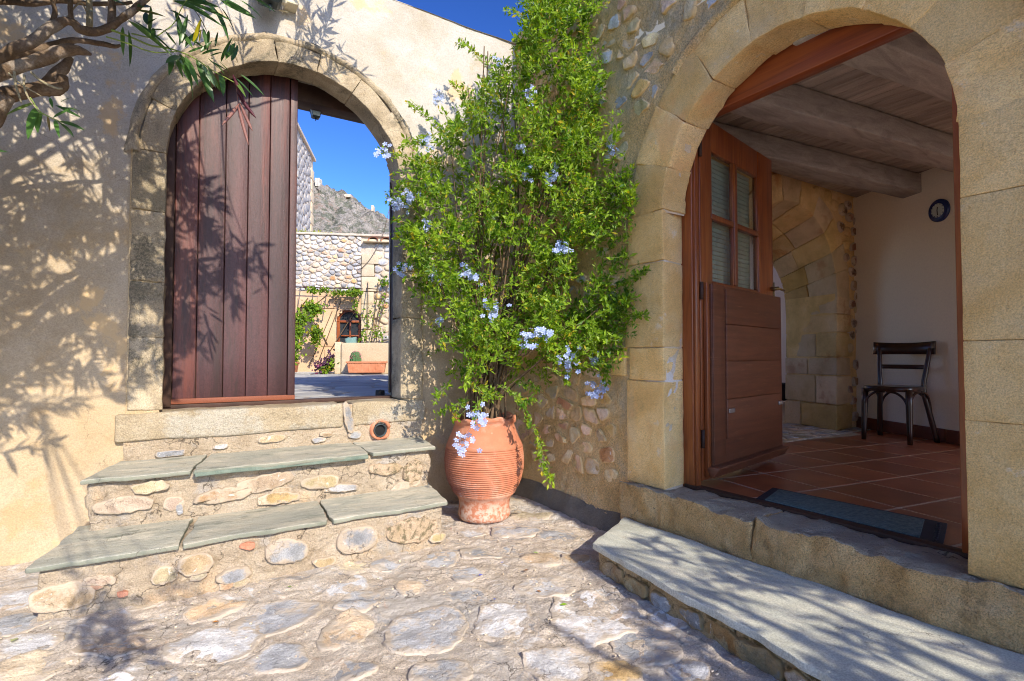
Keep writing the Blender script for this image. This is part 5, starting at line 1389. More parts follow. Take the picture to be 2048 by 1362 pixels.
LV = [((255, 40), (342, 95)), ((246, 52), (245, 112)), ((300, 12), (305, 50)), ((295, 50), (290, 20)), ((362, 110), (402, 200)), ((392, 116), (430, 203)), ((330, 62), (355, 92)), ((300, 60), (325, 58)),
      ((350, 20), (372, 85)), ((362, 60), (385, 95)), ((430, 95), (435, 58)), ((452, 118), (470, 82)), ((462, 122), (478, 88)), ((400, 105), (425, 80)), ((420, 112), (445, 102)), ((418, 60), (412, 95)),
      ((358, 92), (378, 22)), ((370, 95), (400, 40)), ((388, 90), (400, 55)), ((340, 20), (388, 45)), ((345, 0), (420, 25)), ((360, -5), (440, 12)), ((400, -5), (450, 35)), ((440, 0), (512, 35)), ((380, 10), (425, 62)),
      ((420, 122), (455, 140)), ((405, 128), (432, 175)), ((415, 130), (440, 182)), ((440, 145), (450, 185)), ((450, 150), (430, 120)), ((470, 155), (510, 188)), ((468, 160), (490, 182)), ((350, 108), (366, 155)), ((355, 110), (372, 140)),
      ((360, 112), (332, 122)), ((375, 105), (410, 90)), ((430, 20), (462, 62)), ((270, 20), (330, 30)), ((200, -10), (262, 12)), ((370, 112), (398, 170)), ((480, 0), (530, 30)), ((500, -10), (550, 20)),
      ((72, 205), (10, 224)), ((74, 212), (50, 270)), ((80, 222), (70, 256)), ((95, 232), (100, 258)), ((110, 240), (115, 262)), ((118, 244), (150, 268)), ((105, 236), (140, 212)), ((112, 242), (165, 250)),
      ((115, 215), (158, 215)), ((110, 210), (165, 235)), ((120, 205), (142, 190)), ((95, 192), (112, 208)), ((100, 195), (105, 215)), ((125, 246), (170, 256)), ((88, 228), (66, 245)), ((190, 26), (182, 14)), ((24, 10), (22, 22))]
LV += [((a[0] + random.uniform(-12, 12), a[1] + random.uniform(-8, 8)), (b[0] + random.uniform(-28, 28), b[1] + random.uniform(-24, 24))) for a, b in LV[:39] if random.random() < .8]
for a, b in LV:
    y = 2.9 if a[0] > 180 else 2.7
    put_leaf(a, b, y + random.uniform(-.05, .05), y + random.uniform(-.14, .10))
yl_ = put_leaf((385, 85), (404, 36), 2.85, 2.82, LM[2].copy()); yl_.data.materials[0] = m_yleaf; yl_['label'] = 'yellow leaf'
yl_ = put_leaf((398, 85), (402, 56), 2.85, 2.82, LM[1].copy()); yl_.data.materials[0] = m_yleaf
for a, b, m in (((478, 208), (444, 250), m_pod), ((476, 210), (497, 290), m_pod), ((480, 206), (505, 262), m_pod), ((466, 150), (490, 205), m_podk), ((474, 185), (512, 236), m_podk)):
    A, B = opt(*a, 2.86), opt(*b, 2.82); P = spline([A, (A + B) / 2 + [0, 0, -.004], B], 5); V, F = tube(P, np.interp(np.linspace(0, 1, len(P)), [0, .3, .8, 1], [.003, .0085, .007, .001]), 8)
    mk('seed_pod', V, F, m, TL)

def sprays(targets, plane, parent, s0, limbs, nl=13, size=.13, trunkpts=()):
    """leafy shoots; targets = list of (centre xyz)"""
    Cs, Ds, Ns, Tw = [], [], [], []
    for c in targets:
        c = np.array(c); j = np.argmin([np.linalg.norm(c - q) for q in limbs]); root = np.array(limbs[j])
        d = c - root; dl = np.linalg.norm(d) + 1e-6; d = d / dl + np.array([0, 0, .3]) + rdir(1)[0] * .4; d /= np.linalg.norm(d)
        L = random.uniform(.18, .34); a = c - d * L / 2; b = c + d * L / 2
        if random.random() < .45: Tw.append(tube(spline([root, (root + a) / 2 + rdir(1)[0] * .06, a], 3), [.008, .006, .005, .004, .0035, .003, .003][:7], 5, cap=False))
        Tw.append(tube([a, c, b], [.004, .003, .002], 4, cap=False))
        n = nl + random.randint(-3, 4); t = rng.uniform(0, 1, n)[:, None]
        Cs.append(a + (b - a) * t); dd = rdir(n) * .9 + d * .9; Ds.append(dd); Ns.append(rdir(n) + np.array([0, 0, .8]))
    C = np.concatenate(Cs); D = np.concatenate(Ds); N_ = np.concatenate(Ns); L = rng.uniform(.7, 1.15, len(C)) * size
    V, F, m = leaves(C, D, N_, L, L * rng.uniform(.15, .22, len(L)), curl=.3, shape='lance')
    mk('foliage', V, F, m_oleafs, parent, kind='stuff', tint=np.repeat(rng.uniform(0, .8, len(C)), m))
    V, F = join(Tw); mk('shoots', V, F, m_twig, parent, kind='stuff')
def visible(p, m=60):
    q = np.asarray(p) - EYE; t = q @ FWD
    if t < .05: return False
    x = 1024 + FPX * (q @ RIGHT) / t; y = 681 - FPX * (q @ UPV) / t
    return -m - 60 < x < 2048 + m and -m - 70 < y < 1362 + m
# left tree: trunk and limbs outside the frame
def rl(pts, r, parent, name='limb', seed=1):
    P = spline(pts, 6); P = P + fbm3(P, 2.5, 2, seed) * .03; V, F = tube(P, np.interp(np.linspace(0, 1, len(P)), np.linspace(0, 1, len(r)), r), 10); mk(name, V + fbm3(V, 18, 2, 3) * .008, F, m_bark, parent); return P
LL = []
LL += list(rl([(-1.75, 2.2, -.05), (-1.72, 2.2, .8), (-1.68, 2.3, 1.6), (-1.55, 2.4, 2.3)], [.12, .10, .09, .08], TL, 'trunk', 1))
LL += list(rl([(-1.55, 2.4, 2.3), (-1.2, 2.7, 2.8), (-.7, 2.9, 3.35), (-.1, 3.0, 3.7)], [.07, .05, .03, .015], TL, 'limb', 2))
LL += list(rl([(-1.6, 2.35, 2.0), (-1.4, 1.8, 2.6), (-1.0, 1.2, 3.0), (-.6, .7, 3.2)], [.06, .045, .03, .012], TL, 'limb', 3))
LL += list(rl([(-1.55, 2.4, 2.3), (-1.2, 2.2, 3.1), (-.8, 2.0, 3.7), (-.3, 1.9, 4.3)], [.06, .04, .025, .012], TL, 'limb', 4))
LL += list(rl([(-.1, 3.0, 3.7), (.25, 3.0, 3.95), (.6, 2.95, 4.15), (.85, 2.9, 4.3)], [.013, .010, .008, .004], TL, 'limb', 5))
tg = []
def shade_target(x, z, y):   # a point up-sun of wall point (x, WY, z), at depth y
    t = (WY - y) / (-SUND[1]); return np.array([x + SUND[0] * t, y, z + SUND[2] * t])
def try_targets(n, region, yr, out):
    k = 0
    for _ in range(n * 12):
        x = random.uniform(*region[0]); z = random.uniform(*region[1]); y = random.uniform(*yr)
        p = shade_target(x, z, y)
        if visible(p, 110): continue
        out.append(p); k += 1
        if k >= n: break
try_targets(190, ((-1.25, -.28), (1.9, 3.95)), (2.6, 3.6), tg)
try_targets(190, ((-1.25, -.28), (.66, 2.2)), (1.6, 3.2), tg)
try_targets(110, ((-.35, .0), (.85, 3.3)), (1.4, 3.3), tg)
try_targets(26, ((0, .22), (1.5, 2.7)), (1.8, 3.3), tg)
try_targets(10, ((.3, .58), (1.85, 2.2)), (2.0, 3.2), tg)
try_targets(5, ((-.1, .3), (.95, 1.4)), (2.0, 3.2), tg)
try_targets(16, ((.0, .9), (3.35, 4.1)), (2.6, 3.6), tg)
try_targets(8, ((.75, 1.15), (3.3, 3.9)), (2.9, 3.5), tg)
for _ in range(9): tg.append(shade_target(random.uniform(-.35, .05), -.6 + random.uniform(-.3, .1), random.uniform(-1.0, .2)))
for _ in range(420):  # unseen crown shoots, here and overhead, added to block sky and darken the wall
    p = np.array([random.uniform(-3.4, -1.3), random.uniform(.6, 4.0), random.uniform(1.2, 4.8)])
    tg.append(p)
for _ in range(60): tg.append(np.array([random.uniform(-1.9, -1.0), random.uniform(.6, 3.4), random.uniform(3.9, 5.2)]))
tg = [p for p in tg if not visible(p, 110)]
sprays(tg, None, TL, 3, LL, nl=17, size=.14)
# right-hand tree behind the viewer, dappling the doorstep
TR = empty('oleander_tree', (2.0, -4.6, 0), 'leafy oleander behind the viewer that dapples the doorstep with shade', 'tree')
LR = []
LR += list(rl([(2.1, -4.6, -.05), (2.1, -4.6, 1.2), (2.1, -4.5, 2.4), (2.2, -4.3, 3.2)], [.11, .10, .08, .06], TR, 'trunk', 6))
for k, e in enumerate(((1.2, -3.4, 3.2), (2.2, -3.0, 3.6), (3.0, -3.6, 3.4), (1.6, -4.2, 4.0), (2.6, -4.4, 4.1))):
    LR += list(rl([(2.1, -4.5, 2.2), ((2.1 + e[0]) / 2, -4.1, 3.0), e], [.06, .04, .015], TR, 'limb', 8 + k))
tr = []
def gt(x, y, z0, h):     # up-sun of ground point
    t = (h - z0) / SUND[2]; return np.array([x + SUND[0] * t, y + SUND[1] * t, h])
for _ in range(150):
    y = random.uniform(-1.5, 2.35); x0 = 1.42 + max(0, y - 1.0) * .55
    x = random.uniform(x0, 2.75)
    if random.random() < .15 + .35 * sstep(1.2, 2.3, y): continue
    tr.append(gt(x, y, .1, random.uniform(2.0, 3.0)))
for _ in range(24): tr.append(gt(random.uniform(1.15, 1.6), random.uniform(.3, 1.1), .0, random.uniform(2.1, 3.0)))
tr = [p for p in tr if not visible(p, 30)]
sprays(tr, None, TR, 5, LR, nl=17, size=.15)

# ================================================================== TERRACE BEYOND THE GATE
TZ = .86
ter = mk('terrace', *box2((-6, 4.82, .2), (4.25, 16.5, TZ - .006)), m_tgrout, smooth=False, kind='structure', label='slate paved terrace seen through the gate')
tp = scatter2((.6, 4.85), (4.2, 14.5), .46, 4000, var=.2, ok=lambda x, y: .15 * y < x + .2 and x < .40 * y + .3)
for k, cell in enumerate(voronoi(tp, ((.3, 4.83), (4.24, 4.83), (4.24, 16.4), (.3, 16.4)), gap=.022)):
    o = smooth_outline(cell, 12); P, F = stone_geo(o, (0, 0, TZ - .006), (1, 0, 0), (0, 1, 0), (0, 0, 1), h=.010, sink=.01, amp=.004, ns=3, rings=3, s=k)
    mk('paving_slab', P, F, m_terrace, ter)
# far facade: local frame origin O, direction e, normal towards viewer
FO = onY(590, 742, 13.5); FO[2] = TZ; fe = np.array([.916, -.40, 0]); fe /= np.linalg.norm(fe); fn = np.array([fe[1], -fe[0], 0])
if fn[1] > 0: fn = -fn
def fp(s, z, o=0): return FO + fe * s + fn * o + np.array([0, 0, z - TZ])
def fgrid(s0, s1, z0, z1, o, res, mask=None, amp=.02, sd=0):
    us = np.linspace(s0, s1, max(2, int((s1 - s0) / res))); vs = np.linspace(z0, z1, max(2, int((z1 - z0) / res)))
    def f(u, v):
        P = FO + u[:, None] * fe + np.array([0, 0, 1]) * (v - TZ)[:, None] + fn * o
        return P + fn * (fbm(P, 5, 3, sd) * amp)[:, None]
    return ngrid(f, us, vs, mask)
fh = empty('far_house', fp(1, TZ, -.3), 'sunlit rubble stone house wall across the terrace with an arched wooden window', 'house')
V, F = boxg(fp(1.0, 2.4, -.54), (7.0, .6, 3.36), ax=fe, ay=-fn); mk('wall_core', V, F, m_farmortar, fh, smooth=False)
WS, WZ, WR = 1.215, 2.06, .29
V, F = fgrid(-2.5, 4.5, TZ - .1, 4.10, 0.0, .07, lambda s, z: ~(((z > WZ) & ((s - WS) ** 2 + (z - WZ) ** 2 < (WR + .02) ** 2)) | ((z <= WZ) & (abs(s - WS) < WR + .02))), sd=4)
mk('mortar_face', V, F, m_farmortar, fh)
def fstone(outline, h, mat, s, name='rubble_stone', o=0.0, sink=.03, amp=.012, K=None):
    P, F = stone_geo(outline, fp(0, 0, o), fe, (0, 0, 1), fn, h=h, sink=sink, amp=amp, ns=5, s=s, rings=3); mk(name, P, F, mat, fh)
pts = scatter2((-.4, 2.78), (1.48, 4.08), .15, 5000, sy=1.5, var=.3)
for k, cell in enumerate(voronoi(pts, ((-.5, 2.76), (1.5, 2.76), (1.5, 4.1), (-.5, 4.1)), sy=1.5, gap=.012)):
    fstone(smooth_outline(cell, 14, .3, k), random.uniform(.018, .04), random.choice([m_farstone] * 5 + [m_pale, m_tan, m_rust]), k)
pts = scatter2((1.82, .9), (3.0, 3.9), .20, 2000, sy=1.4, var=.3)
for k, cell in enumerate(voronoi(pts, ((1.80, .88), (3.1, .88), (3.1, 3.95), (1.80, 3.95)), sy=1.4, gap=.03)):
    fstone(smooth_outline(cell, 12), random.uniform(.02, .04), random.choice([m_farstone, m_farashlar, m_farashlar, m_grey, m_rust]), 200 + k)
z = TZ
for k, hgt in enumerate((.34, .30, .36, .28, .33, .30, .36, .30, .24)):
    w = .30 if k % 2 else .40
    V, F = boxg(fp(1.50 + w / 2, z + hgt / 2, .03), (w - .012, .10, hgt - .014), ax=fe, ay=-fn, r=.01, res=.1, amp=.006, s=k); mk('quoin', V, F, m_farashlar, fh); z += hgt
# plaster panel below the rubble with window surround
V, F = fgrid(-2.5, 1.49, TZ, 2.76, .045, .07, lambda s, z: ~(((z > WZ) & ((s - WS) ** 2 + (z - WZ) ** 2 < WR ** 2)) | ((z <= WZ) & (abs(s - WS) < WR))), amp=.008, sd=6)
mk('limewashed_plaster', V, F, m_farplaster, fh)
for k, (s, zc, w, h) in enumerate(((.25, 2.45, .4, .3), (.7, 2.5, .4, .28), (-.1, 1.9, .3, .5), (.8, 1.25, .25, .3), (.75, 1.6, .28, .3), (.3, 1.4, .3, .3))):
    V, F = boxg(fp(s, zc, .045), (w, .05, h), ax=fe, ay=-fn, r=.012, res=.15, amp=.008, s=k); mk('wall_block', V, F, m_farplaster, fh)
t = np.linspace(0, math.pi, 17)
def archring(r0, r1, zc, d0, d1, leg=0.0):
    pts = [(1, -leg)] if leg else []
    V = []; n = 0
    A = [(math.cos(a), math.sin(a)) for a in t]
    prof_ = [(r * c, r * s_) for r in (r0, r1) for c, s_ in A]
    V = [fp(WS + x, zc + y, d) for d in (d0, d1) for x, y in prof_]; m = 17
    F = []
    for i in range(m - 1):
        F += [(2 * m + i, 2 * m + i + 1, 2 * m + m + i + 1, 2 * m + m + i), (i, i + 1, 2 * m + i + 1, 2 * m + i), (m + i, m + i + 1, 3 * m + i + 1, 3 * m + i)]
    return np.array(V), F
win = empty('window', fp(WS, WZ, 0)); win.parent = fh; win.location = fp(WS, WZ, 0) - WORLD_LOC[fh.name]
V1 = archring(WR - .06, WR + .01, WZ, -.14, -.06)
V2 = boxg(fp(WS - WR + .035, 1.45, -.10), (.07, .08, 1.2), ax=fe, ay=-fn); V3 = boxg(fp(WS + WR - .035, 1.45, -.10), (.07, .08, 1.2), ax=fe, ay=-fn)
V, F = join([V1, V2, V3]); mk('frame', V, F, m_varnish, win, smooth=False)
V, F = archring(WR, WR + .02, WZ, -.2, .05); mk('reveal', V, F, m_farplaster, win)
for a, b, w, h in ((WS + .02, 1.80, .035, .7), (WS + .02, 1.72, .42, .03), (WS, 2.06, .5, .05)):
    V, F = boxg(fp(a, b, -.09), (w, .05, h), ax=fe, ay=-fn); mk('glazing_bar', V, F, m_varnish, win)
V, F = boxg(fp(WS, 1.65, -.13), (.56, .01, 1.5), ax=fe, ay=-fn); mk('pane', V, F, m_darkglass, win, smooth=False)
# coping, roof tiles
V, F = boxg(fp(.5, 4.13, -.26), (4.0, .66, .06), ax=fe, ay=-fn, r=.02, res=.2, amp=.01); mk('coping', V, F, m_farmortar, fh)
V, F = boxg(fp(2.3, 3.98, .04), (1.5, .3, .06), ax=fe, ay=-fn, r=.01); mk('eaves_ledge', V, F, m_farashlar, fh)
for k in range(4):
    c = fp(1.78 + .30 * k, 3.90, .0); V = []; n = 9
    for d in (-.1, .22):
        for rr_ in (.10, .12):
            for i in range(n):
                a = math.pi * i / (n - 1); V.append(c + fe * rr_ * math.cos(a) + fn * d + np.array([0, 0, rr_ * math.sin(a) * .8 + .12 - .25 * d]))
    F = [(n + i, n + i + 1, 3 * n + i + 1, 3 * n + i) for i in range(n - 1)] + [(2 * n + i, 2 * n + i + 1, 3 * n + i + 1, 3 * n + i) for i in range(n - 1)] + [(i, i + 1, 2 * n + i + 1, 2 * n + i) for i in range(n - 1)]
    mk('roof_tile', V, F, m_terra, fh)
# low planter wall
lw = empty('low_wall', fp(1.8, TZ, 1.7), 'low cream plastered wall in front of the arched window across the terrace', 'wall')
V, F = boxg(fp(1.255, 1.195, 1.63), (.13, .30, .66), ax=fe, ay=-fn, r=.01, res=.2, amp=.004); mk('end_pier', V, F, m_farashlar, lw)
V, F = boxg(fp(2.15, 1.185, 1.70), (1.64, .28, .64), ax=fe, ay=-fn, r=.012, res=.1, amp=.006); mk('wall_face', V, F, m_farashlar, lw)
# terracotta trough with cactus
def trough(s0, s1, z0, z1, o0, o1, label, nfl=17, **kw):
    tt = empty('planter', fp((s0 + s1) / 2, z0, (o0 + o1) / 2), label, 'planter')
    P, F = rbox((s1 - s0, o1 - o0, z1 - z0), .02 if nfl else 1, .008)
    k = 1 - .10 * (.5 - P[:, 2] / (z1 - z0)); P[:, 0] *= k; P[:, 1] *= k
    if nfl: P[:, 1] += np.where(np.abs(P[:, 2]) < (z1 - z0) * .36, .007 * np.sign(P[:, 1]) * np.sign(np.sin(P[:, 0] / (s1 - s0) * nfl * 2 * math.pi)), 0)
    P = frame_pts(P, fp((s0 + s1) / 2, (z0 + z1) / 2, (o0 + o1) / 2), fe, -fn); mk('body', P, F, m_terra, tt)
    V, F = boxg(fp((s0 + s1) / 2, z1 - .012, (o0 + o1) / 2), (s1 - s0 + .03, o1 - o0 + .03, .035), ax=fe, ay=-fn, r=.008); mk('rim', V, F, m_terra, tt)
    return tt
trough(1.50, 2.26, .90, 1.12, 2.05, 2.27, 'long fluted terracotta trough standing before the low wall')
cac = empty('cactus', fp(1.67, 1.12, 2.16), 'round ribbed cactus with pink spines in the terracotta trough', 'cactus')
cc = fp(1.66, 1.125, 2.16); V = []; seg = 44
for i in range(9):
    a = math.pi / 2 * i / 8; r = .105 * math.sin(math.pi * (.5 + .5 * i / 8)) ** .6 if i < 8 else .002; z = .20 * math.sin(a)
    for k in range(seg): q = 2 * math.pi * k / seg; rr_ = r * (1 + .12 * math.cos(q * 11)); V.append(cc + [rr_ * math.cos(q), rr_ * math.sin(q), z])
F = [(i * seg + k, i * seg + (k + 1) % seg, (i + 1) * seg + (k + 1) % seg, (i + 1) * seg + k) for i in range(8) for k in range(seg)]
m_cactus = M('cactus_skin', (.07, .15, .06), bumps=()); m_pink = leafmat('pink_spines', (.55, .15, .25), (.75, .35, .42), .3)
mk('body', V, F, m_cactus, cac)
n = 160; d = rdir(n); d[:, 2] = np.abs(d[:, 2]) + .3; d /= np.linalg.norm(d, axis=1, keepdims=True)
V, F, m_ = leaves(cc + d * [.085, .085, .17], d, rdir(n), np.full(n, .06), np.full(n, .012)); mk('spines', V, F, m_pink, cac, kind='stuff', tint=np.repeat(rng.uniform(0, .9, n), m_))
# aqua cloth and white iron chair back on the wall
P, F = stone_geo(blob((0, 0), .12, .09, 0, 5, K=20), fp(1.50, 1.50, 1.62), fe, fn, (0, 0, 1), h=.10, sink=.0, amp=.06, ns=12, s=3); mk('cloth', P, F, m_aqua, label='crumpled aqua cloth heaped on the low wall', cat='cloth')
# pot with vine, table
pv = trough(.02, .46, .90, 1.10, 1.65, 1.95, 'plain terracotta box at the foot of the climbing vine', nfl=0)
def shrubmass(parent, cs, n, size, mat, spread, s=0, name='foliage', face=(0, -.6, .6)):
    cs = np.array(cs); w = cs[:, 3:] if cs.shape[1] > 3 else np.full((len(cs), 3), spread)
    idx = rng.integers(0, len(cs), n); C = cs[idx, :3] + rng.normal(size=(n, 3)) * w[idx] * .55
    L = rng.uniform(.6, 1.2, n) * size; V, F, m = leaves(C, rdir(n) + [0, 0, -.2], rdir(n) * .7 + np.array(face), L, L * rng.uniform(.6, .95, n))
    return mk(name, V, F, mat, parent, kind='stuff', tint=np.repeat(np.clip(rng.normal(.5, .28, n), 0, .98), m), smooth=False)
vn = empty('climbing_vine', fp(.3, 1.1, 1.8), 'bright green leafy vine climbing from a terracotta box left of the arched window', 'vine')
shrubmass(vn, [(*fp(.30, 1.2, 1.75), .16, .16, .12), (*fp(.25, 1.45, 1.6), .24, .16, .16), (*fp(.20, 1.75, 1.2), .24, .16, .18), (*fp(.30, 2.05, .9), .22, .16, .16), (*fp(.52, 2.3, .6), .16, .14, .14), (*fp(.10, 1.9, 1.0), .16, .16, .2), (*fp(.58, 1.7, .6), .10, .1, .18)], 1900, .085, m_vleaf, .2)
V, F = join([tube(spline([fp(.25, 1.1, 1.8), fp(.22, 1.5, 1.5), fp(.3, 2.0, .9), fp(.55, 2.4, .5), fp(.8, 2.65, .4)], 4), .014, 6), tube(spline([fp(.3, 1.1, 1.8), fp(.4, 1.5, 1.2), fp(.5, 1.9, .6)], 4), .01, 6)]); mk('stem', V, F, m_stem, vn)
v2 = empty('climbing_vine', fp(2.0, TZ, .4), 'sparse creeper with bare stems trained over the pale stone corner pier', 'vine')
shrubmass(v2, [(*fp(1.7, 2.1, .15), .16, .05, .3), (*fp(2.0, 2.5, .15), .14, .05, .2), (*fp(1.95, 1.75, .4), .16, .08, .14), (*fp(1.6, 1.7, .3), .1, .05, .2), (*fp(2.05, 3.0, .15), .12, .05, .12)], 260, .07, m_vleaf, .2)
V, F = join([tube(spline([fp(1.75 + a, 1.1, .6), fp(1.78 + a, 1.8, .2), fp(1.85 + a * 1.5, 2.4, .15), fp(1.9 + 2 * a, 3.0, .12)], 4), .009, 5) for a in (-.12, 0, .06, .12)]); mk('stem', V, F, m_stem, v2)
v3 = empty('pergola', fp(.7, 2.7, .4), 'thin rusty pergola rods with vine shoots spread over the wall above the arched window', 'pergola')
shrubmass(v3, [(*fp(s, 2.74 - .06 * random.random(), .45 + random.uniform(-.2, .3)), .13, .14, .06) for s in (-.1, .5, .75, .95, 1.15, 1.3, 1.4, 1.42)] + [(*fp(1.42, 2.4, .4), .07, .1, .2)], 620, .07, m_vleaf, .2)
for k in range(7):
    s = -.2 + k * .3; V, F = tube([fp(s, 2.86, .0), fp(s + .35, 2.72, 1.0)], .011, 6); mk('rod', V, F, m_darkwood, v3)
V, F = tube([fp(-.6, 2.84, .3), fp(1.5, 2.80, .3)], .012, 6); mk('rod', V, F, m_darkwood, v3)
tl = empty('trellis', fp(.6, 1.6, .2), 'diagonal brown trellis laths leaning on the wall beside the vine', 'trellis')
for (a, b) in (((.55, 1.1), (1.05, 2.55)), ((.35, 1.0), (.85, 2.3)), ((.15, 2.45), (.65, 1.7)), ((-.2, 1.9), (.3, 2.6)), ((.6, 1.0), (1.4, 2.35)), ((-.3, 1.6), (.2, 2.45)), ((.5, 2.0), (.75, 1.5))):
    V, F = tube([fp(a[0], a[1], .12), fp(b[0], b[1], .10)], .010, 5); mk('lath', V, F, m_stem, tl)
pu = empty('purple_plant', fp(.95, TZ, 1.6), 'low purple leaved plant at the end of the low wall', 'plant')
shrubmass(pu, [(*fp(.95, 1.02, 1.7), .15, .12, .13), (*fp(1.08, 1.1, 1.65), .06, .08, .16)], 420, .07, m_purple, .1)
shrubmass(pu, [(*fp(1.12, 1.05, 1.75), .07, .07, .14), (*fp(1.0, .95, 1.8), .08, .08, .06)], 110, .07, m_vleaf, .1, name='green_shoots')
tb_ = empty('table', fp(.05, TZ, 2.2), 'small round garden table with a thin pale top behind the gate leaf', 'table')
V, F = lathe([(0, .001), (0, .30), (.012, .31), (.02, .30), (.021, .001)], fp(-.02, 1.20, 2.5), 28); mk('tabletop', V, F, m_steel, tb_)
for a in (0, 2.1, 4.2):
    c = fp(-.02, 1.2, 2.5); V, F = tube([c, c + [.22 * math.cos(a), .22 * math.sin(a), -.34]], .010, 6); mk('leg', V, F, m_steel, tb_)
gm = empty('drinking_glass', fp(.10, 1.22, 2.5), 'clear tumbler standing on the round garden table', 'glass')
V, F = lathe([(0, .001), (0, .03), (.10, .038), (.10, .035), (.01, .027)], fp(.12, 1.222, 2.5), 16); mk('tumbler', V, F, m_glass, gm)
gc = empty('garden_chair', fp(-.1, TZ, 2.0), 'dark garden chair half hidden behind the round table and gate leaf', 'chair')
V, F = boxg(fp(-.05, 1.12, 1.9), (.40, .38, .035), ax=fe, ay=-fn, r=.015); mk('seat', V, F, m_black, gc)
V, F = boxg(fp(-.05, 1.33, 1.73), (.40, .03, .30), ax=fe, ay=-fn, r=.015); mk('backrest', V, F, m_iron, gc)
for a in (-.17, .17):
    for b in (1.74, 2.05):
        V, F = tube([fp(-.05 + a, TZ, b), fp(-.05 + a, 1.12, b)], .012, 6); mk('leg', V, F, m_black, gc)
for k, (s, w) in enumerate(((.0, .2), (.42, .34))):
    b_ = empty('wall_top_bush', fp(s, 4.15, -.25), ('small yellow green bush on the far wall top beside the gate leaf', 'wider yellow green bush on the far wall top below the hill')[k], 'bush')
    m_yb = leafmat('yellow_green_bush', (.16, .20, .02), (.36, .38, .04), .3) if k == 0 else m_yb
    shrubmass(b_, [(*fp(s + a * w, 4.18, -.25), .09, .08, .05) for a in (-.8, -.3, .2, .7)], 420, .05, m_yb, .1)
wr = empty('cable', fp(1.7, 4, 0), 'thin dark cable slanting up from the corner pier past the roof tiles', 'cable')
V, F = tube(spline([fp(1.5, 3.3, .1), fp(1.75, 3.6, .15), fp(2.0, 4.1, .2), fp(2.16, 4.7, .3)], 4), .007, 5); mk('wire', V, F, m_stem, wr)

# ================================================================== TOWER HOUSE AND HILL
A = EYE + (ray(622, 711) / 1.0) * 30; B = EYE + ray(590, 711) * 25.9
dirv = (B - A); dirv[2] = 0; dl = np.linalg.norm(dirv); dirv /= dl
tn = np.array([-dirv[1], dirv[0], 0]); tn = tn if tn @ RIGHT > 0 else -tn
twr = empty('stone_tower', (A[0], A[1], 0), 'tall old rubble stone building rising behind the far wall left of the hill', 'building')
zt = 1.24 + 393 / FPX * 30
c = A + dirv * 5 - tn * 3; V, F = boxg((c[0], c[1], zt / 2 - .5), (10, 6, zt + 1), ax=dirv, ay=-tn if 0 else np.cross(ZUP, dirv)); mk('wall', V, F, m_farmortar, twr, smooth=False)
V, F = boxg((c[0], c[1], zt + .06), (10.2, 6.3, .14), ax=dirv, ay=np.cross(ZUP, dirv)); mk('coping', V, F, m_farmortar, twr, smooth=False)
for k in range(18):
    z = .4 + k * .62; V, F = boxg((A[0] + dirv[0] * .3, A[1] + dirv[1] * .3, z + .3), (.62 + .3 * (k % 2), .10, .58), ax=dirv, ay=tn, r=.02, amp=.01, ns=2); mk('quoin', V, F, m_farashlar, twr)
tp_ = scatter2((.9, 4.0), (9, zt), .42, 2500, sy=1.4)
parts = []
for k, cell in enumerate(voronoi(tp_, ((.8, 4), (9, 4), (9, zt), (.8, zt)), sy=1.4, gap=.06)):
    parts.append(stone_geo(smooth_outline(cell, 8), A * [1, 1, 0] + tn * 0.0, dirv, (0, 0, 1), tn, h=.05, sink=.03, amp=.03, ns=2, rings=3, s=k))
V, F = join(parts); mk('rubble_stones', V, F, m_farstone, twr, kind='stuff')
# hill: silhouette points given as (px, py) at 140 m
sil = [(380, 230), (540, 300), (600, 340), (622, 362), (632, 366), (645, 372), (655, 382), (668, 388), (690, 392), (704, 396), (712, 408), (728, 413), (742, 418), (750, 424), (762, 430), (776, 437), (840, 462), (950, 510), (1150, 600), (1500, 690), (2000, 705)]
D = 140.0
sx = [(p[0] - 1024) / FPX * D for p in sil]; sh_ = [(711 - p[1]) / FPX * D for p in sil]
def hill_fn(u, v):    # u lateral at 140 m, v 0..1 from foot to ridge and beyond
    hgt = np.interp(u, sx, sh_); dep = 45 + v * 95
    k = np.where(v <= 1, sstep(-.1, 1.0, v) * (v ** .35), 1 - (v - 1) * 1.2)
    lat = u * dep / D
    P = EYE + dep[:, None] * _h + lat[:, None] * RIGHT
    zz = hgt * k * np.minimum(dep / D, 1)  # seen under the same angle at the ridge
    P[:, 2] = 1.24 + zz - 3 * (1 - np.minimum(v, 1))
    q = P.copy(); P[:, 2] += (fbm(q, .12, 5, 5) * 2.6 + np.abs(fbm(q, .35, 5, 8)) * 3.4) * np.clip(v, .1, 1) - .4
    P += fbm3(q, .5, 4, 11) * 1.5
    return P
V, F = ngrid(hill_fn, np.linspace(sx[0], sx[-1], 420), np.linspace(0, 1.5, 150))
mk('hill', V, F, m_hill, kind='structure', label='rocky scrub hillside rising behind the far wall')
def ruin(px, py, w, h, label, mat=m_tower, boxes=1):
    dd = 138.0; c = EYE + ray(px, py) * dd; t_ = empty('ruin', c, label, 'ruin')
    for k in range(boxes):
        V, F = boxg(c + RIGHT * (k - boxes / 2 + .5) * w / boxes * 1.02 + [0, 0, (h * (.5 + .3 * random.random())) - h * .5], (w / boxes, 2.0, h * (1 + .3 * random.random())), ax=RIGHT, ay=_h, r=.05, res=.6, amp=.2, ns=1, s=k); mk('wall_stub', V, F, mat, t_)
ruin(637, 367, 1.2, 1.6, 'crumbled tower stub on the hill crest nearest the tall building', boxes=2)
ruin(694, 395, 2.4, .7, 'long pale broken wall on the hill crest', m_farmortar, boxes=2)
ruin(746, 420, .6, 1.3, 'narrow upright pale ruin on the lower hill crest', m_farmortar)

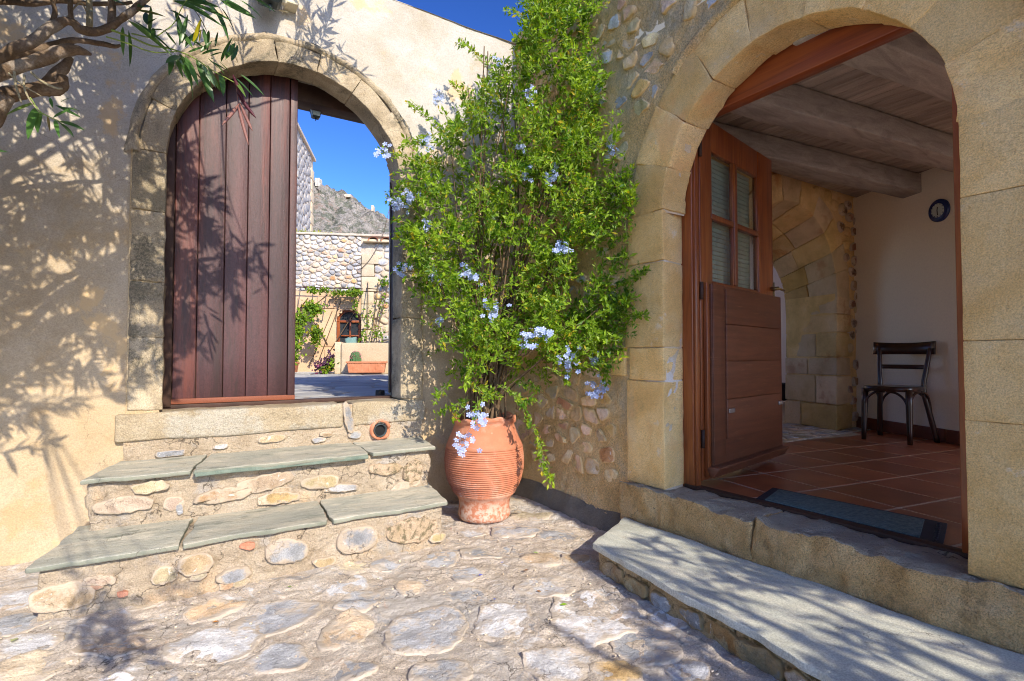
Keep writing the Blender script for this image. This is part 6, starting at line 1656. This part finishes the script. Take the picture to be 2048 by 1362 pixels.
# ================================================================== SMALL THINGS ON THE GROUND
def fallen(px, py, c1, size, label, name, cat, grp):
    p = onZ(px, py, 0); p[2] = float(ground_z(np.array([[p[0], p[1], 0]]))[0]) + .016
    g_ = leafmat(name + '_colour', c1, c1, .2, attr=False)
    a = random.uniform(0, 6.28); d = np.array([[math.cos(a), math.sin(a), .25]])
    V, F, m = leaves(p[None], d, np.array([[0, 0, 1.]]), np.array([size]), np.array([size * .55])); mk(name, V, F, g_, label=label, cat=cat, group=grp, origin=p)
GL = 'fallen leaves on the ground'; GP = 'fallen blue petals on the ground'
fallen(1118, 1218, (.25, .45, .03), .045, 'bright green fallen leaf on the big pale paving stone', 'fallen_leaf', 'leaf', GL)
fallen(1078, 1115, (.25, .35, .12), .04, 'dull green fallen leaf on stony ground left of the doorstep end', 'fallen_leaf', 'leaf', GL)
fallen(1046, 1147, (.22, .09, .03), .035, 'crumpled brown fallen leaf right of the blue petals', 'fallen_leaf', 'leaf', GL)
fallen(1083, 1190, (.32, .16, .06), .03, 'light brown fallen leaf behind the big pale paving stone', 'fallen_leaf', 'leaf', GL)
fallen(440, 1247, (.28, .26, .04), .035, 'olive fallen leaf on the left part of the courtyard', 'fallen_leaf', 'leaf', GL)
fallen(35, 1295, (.42, .46, .25), .05, 'pale narrow fallen leaf at the left picture edge', 'fallen_leaf', 'leaf', GL)
fallen(575, 1182, (.22, .36, .06), .03, 'small green fallen leaf below the bottom step', 'fallen_leaf', 'leaf', GL)
fallen(1018, 1036, (.10, .22, .05), .03, 'dark green fallen leaf beside the foot of the pot', 'fallen_leaf', 'leaf', GL)
fallen(902, 1059, (.55, .02, .04), .03, 'red fallen petal just left of the foot of the pot', 'fallen_petal', 'petal', None)
fallen(966, 1155, (.10, .14, .70), .035, 'largest blue fallen petal in the middle of the courtyard', 'fallen_petal', 'petal', GP)
fallen(1001, 1131, (.12, .18, .65), .022, 'blue fallen petal between the pot and the brown leaf', 'fallen_petal', 'petal', GP)
fallen(855, 1162, (.10, .15, .6), .022, 'blue fallen petal below the mossy end of the bottom step', 'fallen_petal', 'petal', GP)
fallen(990, 1200, (.10, .15, .6), .025, 'blue fallen petal just behind the pale stones in front', 'fallen_petal', 'petal', GP)

# grit and crumbs of mortar strewn over the courtyard
gp = []
for k in range(420):
    p = np.array([random.uniform(-1.2, 2.0), random.uniform(1.2, 3.3), 0]); r = random.uniform(.002, .006)
    p[2] = float(ground_z(p[None] * [1, 1, 0])[0]) + .008
    V, F = rbox((r * 2, r * 1.6, r * 1.3), 1, r * .5, soft=False); gp.append((V + p, F))
V, F = join(gp); mk('grit', V, F, m_tan, ground, kind='stuff')
